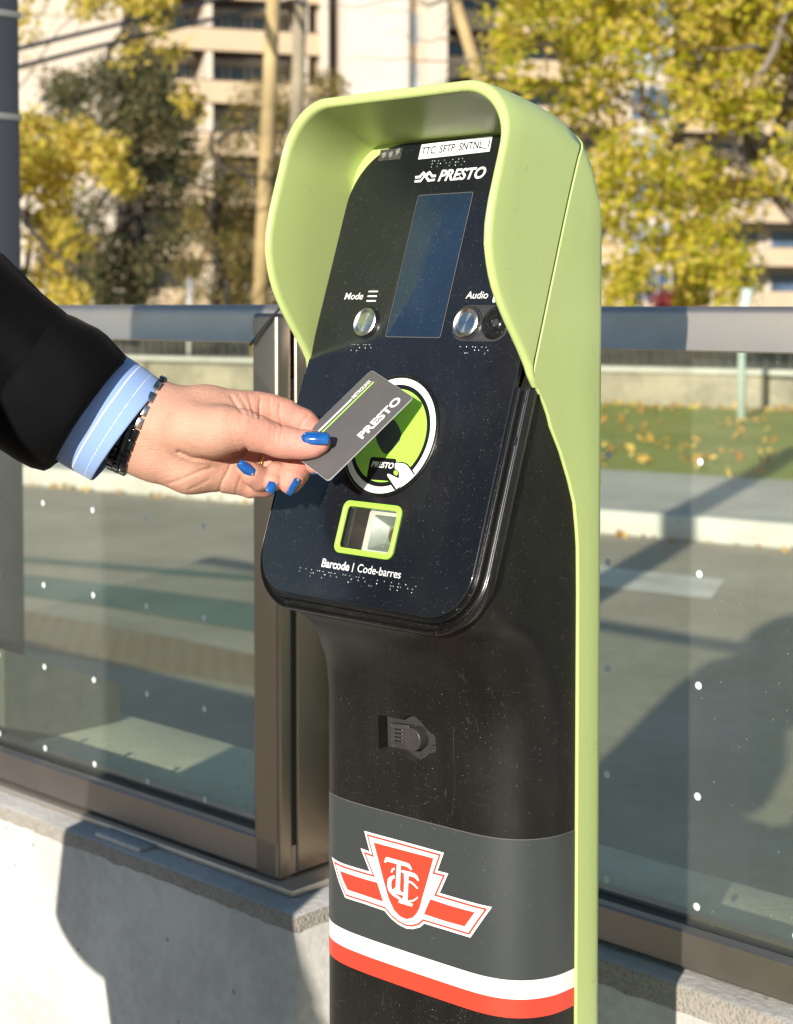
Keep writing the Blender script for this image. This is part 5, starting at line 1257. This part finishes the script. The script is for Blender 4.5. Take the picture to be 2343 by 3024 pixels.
def leaves(name, cents, size, m, parent, spread, per, droop=0.0, seed=1):
    r_ = np.random.default_rng(seed); c = np.repeat(np.array([tuple(a) for a in cents]), per, 0); n = len(c)
    d = r_.normal(size=(n, 3)); d /= np.linalg.norm(d, axis=1)[:, None]; c = c + d * (r_.random((n, 1)) ** .55) * spread
    c[:, 2] -= droop * r_.random(n)
    t = r_.normal(size=(n, 3)); t /= np.linalg.norm(t, axis=1)[:, None]; u_ = np.cross(t, r_.normal(size=(n, 3))); u_ /= np.linalg.norm(u_, axis=1)[:, None]; w_ = np.cross(t, u_)
    s = size * (.6 + .8 * r_.random((n, 1))); fold = .25 * s
    V = np.stack([c - t * s, c + u_ * s * .62 + w_ * fold, c + t * s * 1.05, c - u_ * s * .62 + w_ * fold], 1).reshape(-1, 3)
    i = np.arange(n)[:, None] * 4; F_ = np.concatenate([i + [0, 1, 2], i + [0, 2, 3]], 0)
    return mk(name, V, F_, m, parent)
def limb(a, b, n=6, wob=.15, sd=0):
    r_ = random.Random(sd); a, b = Vector(a), Vector(b); L_ = (b - a).length; out = []
    for i in range(n + 1):
        t = i / n; q = a.lerp(b, t)
        if 0 < i < n: q += Vector((r_.uniform(-1, 1), r_.uniform(-1, 1), r_.uniform(-.6, .9))) * L_ * wob * .25
        out.append(q)
    return out
def tree(name, base, height, crown_pts, limbs, m, bark, label, cat, size, spread, per, rt=.2, group=None, droop=0, seed=1, lean=(0, 0)):
    T_ = thing(name, Vector(base), label, cat, group); base = Vector(base); top = base + Vector((lean[0], lean[1], height))
    v, f = tube(limb(base, top, 8, .12, seed), [rt * (1 - .75 * i / 8) + (.25 * rt if i == 0 else 0) for i in range(9)], 14); tk = mk("trunk", v, f, bark, T_, smooth=True)
    ls = []
    for i, b in enumerate(limbs):
        s = base.lerp(top, .25 + .7 * ((i * .618) % 1)); ls.append(tube(limb(s, b, 6, .3, seed + i), [rt * .34 * (1 - .85 * k / 6) + .006 for k in range(7)], 8))
        for j in range(3):
            q = s.lerp(Vector(b), .5 + .15 * j); e = q + Vector((rnd.uniform(-1, 1), rnd.uniform(-1, 1), rnd.uniform(-.4, 1))) * (Vector(b) - s).length * .35
            ls.append(tube(limb(q, e, 4, .3, seed * 7 + i + j), [rt * .12, rt * .09, rt * .07, rt * .04, .004], 6))
    if ls: v, f, ix = join_into(ls); mk("limbs", v, f, bark, T_, smooth=True)
    leaves("crown", crown_pts, size, m, T_, spread, per, droop, seed); return T_
def blobpts(n, x0, x1, y0, y1, Y0, Y1, keep=None, seed=1, gap=-.12, gap2=-.12, ylo=2000, gs=1.1):
    """cluster centres filling a volume, thinned by a noise so that gaps stay open"""
    r_ = random.Random(seed); out = []; tries = 0
    while len(out) < n and tries < n * 400:
        tries += 1; x, y, Y = r_.uniform(x0, x1), r_.uniform(y0, y1), r_.uniform(Y0, Y1)
        if keep and not keep(x, y): continue
        q = Vector(at(x, y, Y))
        if noise.noise(q * gs + Vector((seed, 0, 0))) + .35 * noise.noise(q * 3.1 * gs) < (gap if y < ylo else gap2): continue
        out.append(q)
    return out
# big maple on the right
def inpoly(pl):
    def f_(x, y):
        c = False; j = len(pl) - 1
        for i in range(len(pl)):
            xi, yi = pl[i]; xj, yj = pl[j]
            if (yi > y) != (yj > y) and x < (xj - xi) * (y - yi) / (yj - yi) + xi: c = not c
            j = i
        return c
    return f_
cr = inpoly([(1600, -500), (1440, 60), (1470, 150), (1400, 190), (1450, 260), (1560, 230), (1650, 310), (1740, 400), (1790, 520), (1900, 560), (1850, 640), (1960, 590), (2000, 700), (2080, 640), (2120, 760), (2190, 700), (2200, 850), (2250, 640), (2330, 690), (2360, 500), (2600, 520), (3000, 200), (2900, -500)])
cpts = blobpts(430, 1380, 3000, -500, 880, 15.0, 19.5, cr, 3, -.14, .09, 330)
low = [(1830, 640), (1900, 600), (1790, 560), (1870, 760), (1930, 740), (1830, 800), (1800, 860), (1860, 820), (2020, 760), (2060, 820), (2030, 870), (2090, 800), (2170, 830), (2190, 770), (1980, 680), (2110, 600), (2120, 700), (2060, 700)]
cpts += [Vector(at(x + rnd.uniform(-15, 15), y + rnd.uniform(-15, 15), rnd.uniform(15.5, 17.5))) for x, y in low for _ in range(2)]
tb = Vector(at(2440, 1235, 17)); tb.z = .05
mt_ = tree("maple_tree", tb, 7.5, cpts, [cpts[i * 11 % len(cpts)] for i in range(22)] + [Vector(at(2290, 60, 16.6)), Vector(at(2310, 300, 16.8))], M_lfy, M_bark, "big yellow-green maple tree filling the upper right, behind the hood", "tree", .043, .27, 84, .30, None, .15, 5, (-.4, .3))
# bare pale stem left of the maple
bs = Vector(at(1420, 905, 24)); st_ = thing("bare_tree", (bs.x, bs.y, 0), "thin bare tree with a leaning pale stem just above the hood", "tree")
v, f = tube([Vector(at(1490, 905, 24)) - Vector((0, 0, 1.2)), at(1450, 400, 24), at(1400, 180, 24), at(1345, 0, 24), at(1320, -150, 24)], [.12, .11, .10, .085, .06], 10); mk("trunk", v, f, M_pole, st_, smooth=True)
ls = []
for i in range(26):
    s = at(1395 + rnd.uniform(-60, 30), rnd.uniform(-120, 200), 24); e = s + Vector((rnd.uniform(-2.6, 1.0), rnd.uniform(-.6, .6), rnd.uniform(-.7, .6)))
    ls.append(tube(limb(s, e, 6, .5, i), [.018, .015, .012, .01, .008, .006, .004], 5))
v, f, ix = join_into(ls); mk("limbs", v, f, M_bark, st_, smooth=True)
# left: golden tree, dark pine, brown tree, hanging golden branch
def L2(x, Y): b = Vector(at(x, 905, Y)); return Vector((b.x, b.y, 0))
kp = inpoly([(-200, 330), (60, 360), (150, 330), (175, 380), (230, 330), (290, 310), (300, 400), (250, 450), (340, 400), (380, 460), (410, 560), (350, 590), (300, 520), (220, 500), (190, 560), (240, 640), (240, 720), (190, 790), (250, 860), (200, 905), (-200, 905)])
g1p = blobpts(120, -200, 420, 300, 905, 18, 21, kp, 21, .0, .0)
tree("golden_tree", L2(40, 20), 3.6, g1p, [g1p[i * 14 % len(g1p)] for i in range(10)], M_lfg, M_barkd, "low golden-yellow tree in front of the dark pine, right of the grey column", "tree", .050, .22, 60, .12, None, .05, 9)
kp = inpoly([(90, 290), (200, 215), (250, 260), (330, 150), (380, 60), (430, 120), (480, 220), (510, 300), (560, 350), (600, 460), (540, 560), (560, 640), (520, 720), (430, 800), (450, 880), (330, 905), (200, 860), (130, 600), (180, 420)])
g2p = blobpts(185, 80, 610, 50, 905, 28, 32, kp, 33, .02, .02, 2000, .8)
tree("pine_tree", L2(390, 30), 7.0, g2p, [g2p[i * 12 % len(g2p)] for i in range(18)], M_lfp, M_barkd, "tall dark brown-green pine standing before the beige balconies at left", "tree", .045, .40, 110, .16, None, .1, 13)
v, f = tube([L2(425, 29), L2(420, 29) + Vector((0, 0, 3)), L2(400, 29) + Vector((0, 0, 6))], [.13, .11, .06], 10)
kp = inpoly([(520, 520), (600, 400), (700, 250), (790, 260), (900, 200), (1000, 250), (960, 400), (860, 905), (540, 905), (500, 700)])
g3p = blobpts(165, 500, 1010, 200, 905, 36, 42, kp, 44, .12, -.05, 520, .8)
tree("brown_tree", L2(640, 38), 5.5, g3p, [g3p[i * 12 % len(g3p)] for i in range(16)], M_lfb, M_barkd, "olive-brown autumn tree behind the wooden poles", "tree", .052, .5, 90, .15, None, .1, 17)
kp = inpoly([(60, -80), (500, -80), (560, 20), (540, 130), (500, 170), (420, 110), (380, 200), (330, 170), (340, 60), (200, 10), (110, 130), (60, 120)])
g4p = blobpts(34, 60, 560, -80, 210, 22, 24, kp, 55) + [Vector(at(x, y, 22.5)) for x, y in ((560, 270), (540, 290), (575, 310), (360, 160), (400, 130), (90, 110), (520, 140))]
tree("yellow_branch_tree", L2(-420, 23), 7.2, g4p, [g4p[i * 9 % len(g4p)] for i in range(3)], M_lfg, M_bark, "yellow-leaved tree hanging its branches in at the upper left over the cables", "tree", .052, .24, 34, .06, None, .1, 19, (1.2, 0))
sp_ = L2(1995, 60); rs = thing("red_shrub", sp_, "dark red shrub just above the right steel rail", "shrub")
leaves("foliage", [Vector(at(x, y, 60)) for x, y in ((1950, 895), (1985, 885), (2020, 880), (2050, 895), (2000, 900), (1970, 905), (2035, 905))], .09, M_lfr, rs, .5, 160, 0, 3)
# fallen leaves on the lawn
M_fl = leafmat("fallen_leaves", [(.2, (.30, .13, .03)), (.5, (.55, .30, .06)), (.8, (.68, .48, .12))], .1)
n = 1300; q = []
for i in range(n):
    b = 2.25 + abs(rnd.gauss(0, 1.9)) if rnd.random() < .6 else rnd.uniform(2.2, 8.7)
    if rnd.random() < .30: b = 8.6 - abs(rnd.gauss(0, .14))
    if b > 8.75: continue
    a = rnd.uniform(-9, 9); x, y = kk(a, b); q.append((x, y, lv(.015 + .035 * min(b - 2.2, 6.4) * .25 + rnd.uniform(0, .02))))
o = leaves("fallen_leaves", q, .036, M_fl, None, .02, 1, 0, 8); o["kind"] = "stuff"
q = [(*kk(rnd.uniform(-9, 9), rnd.uniform(-.12, -.02)), lv(-.13)) for i in range(160)]
o = leaves("gutter_leaves", q, .025, M_fl, None, .02, 1, 0, 9); o["kind"] = "stuff"
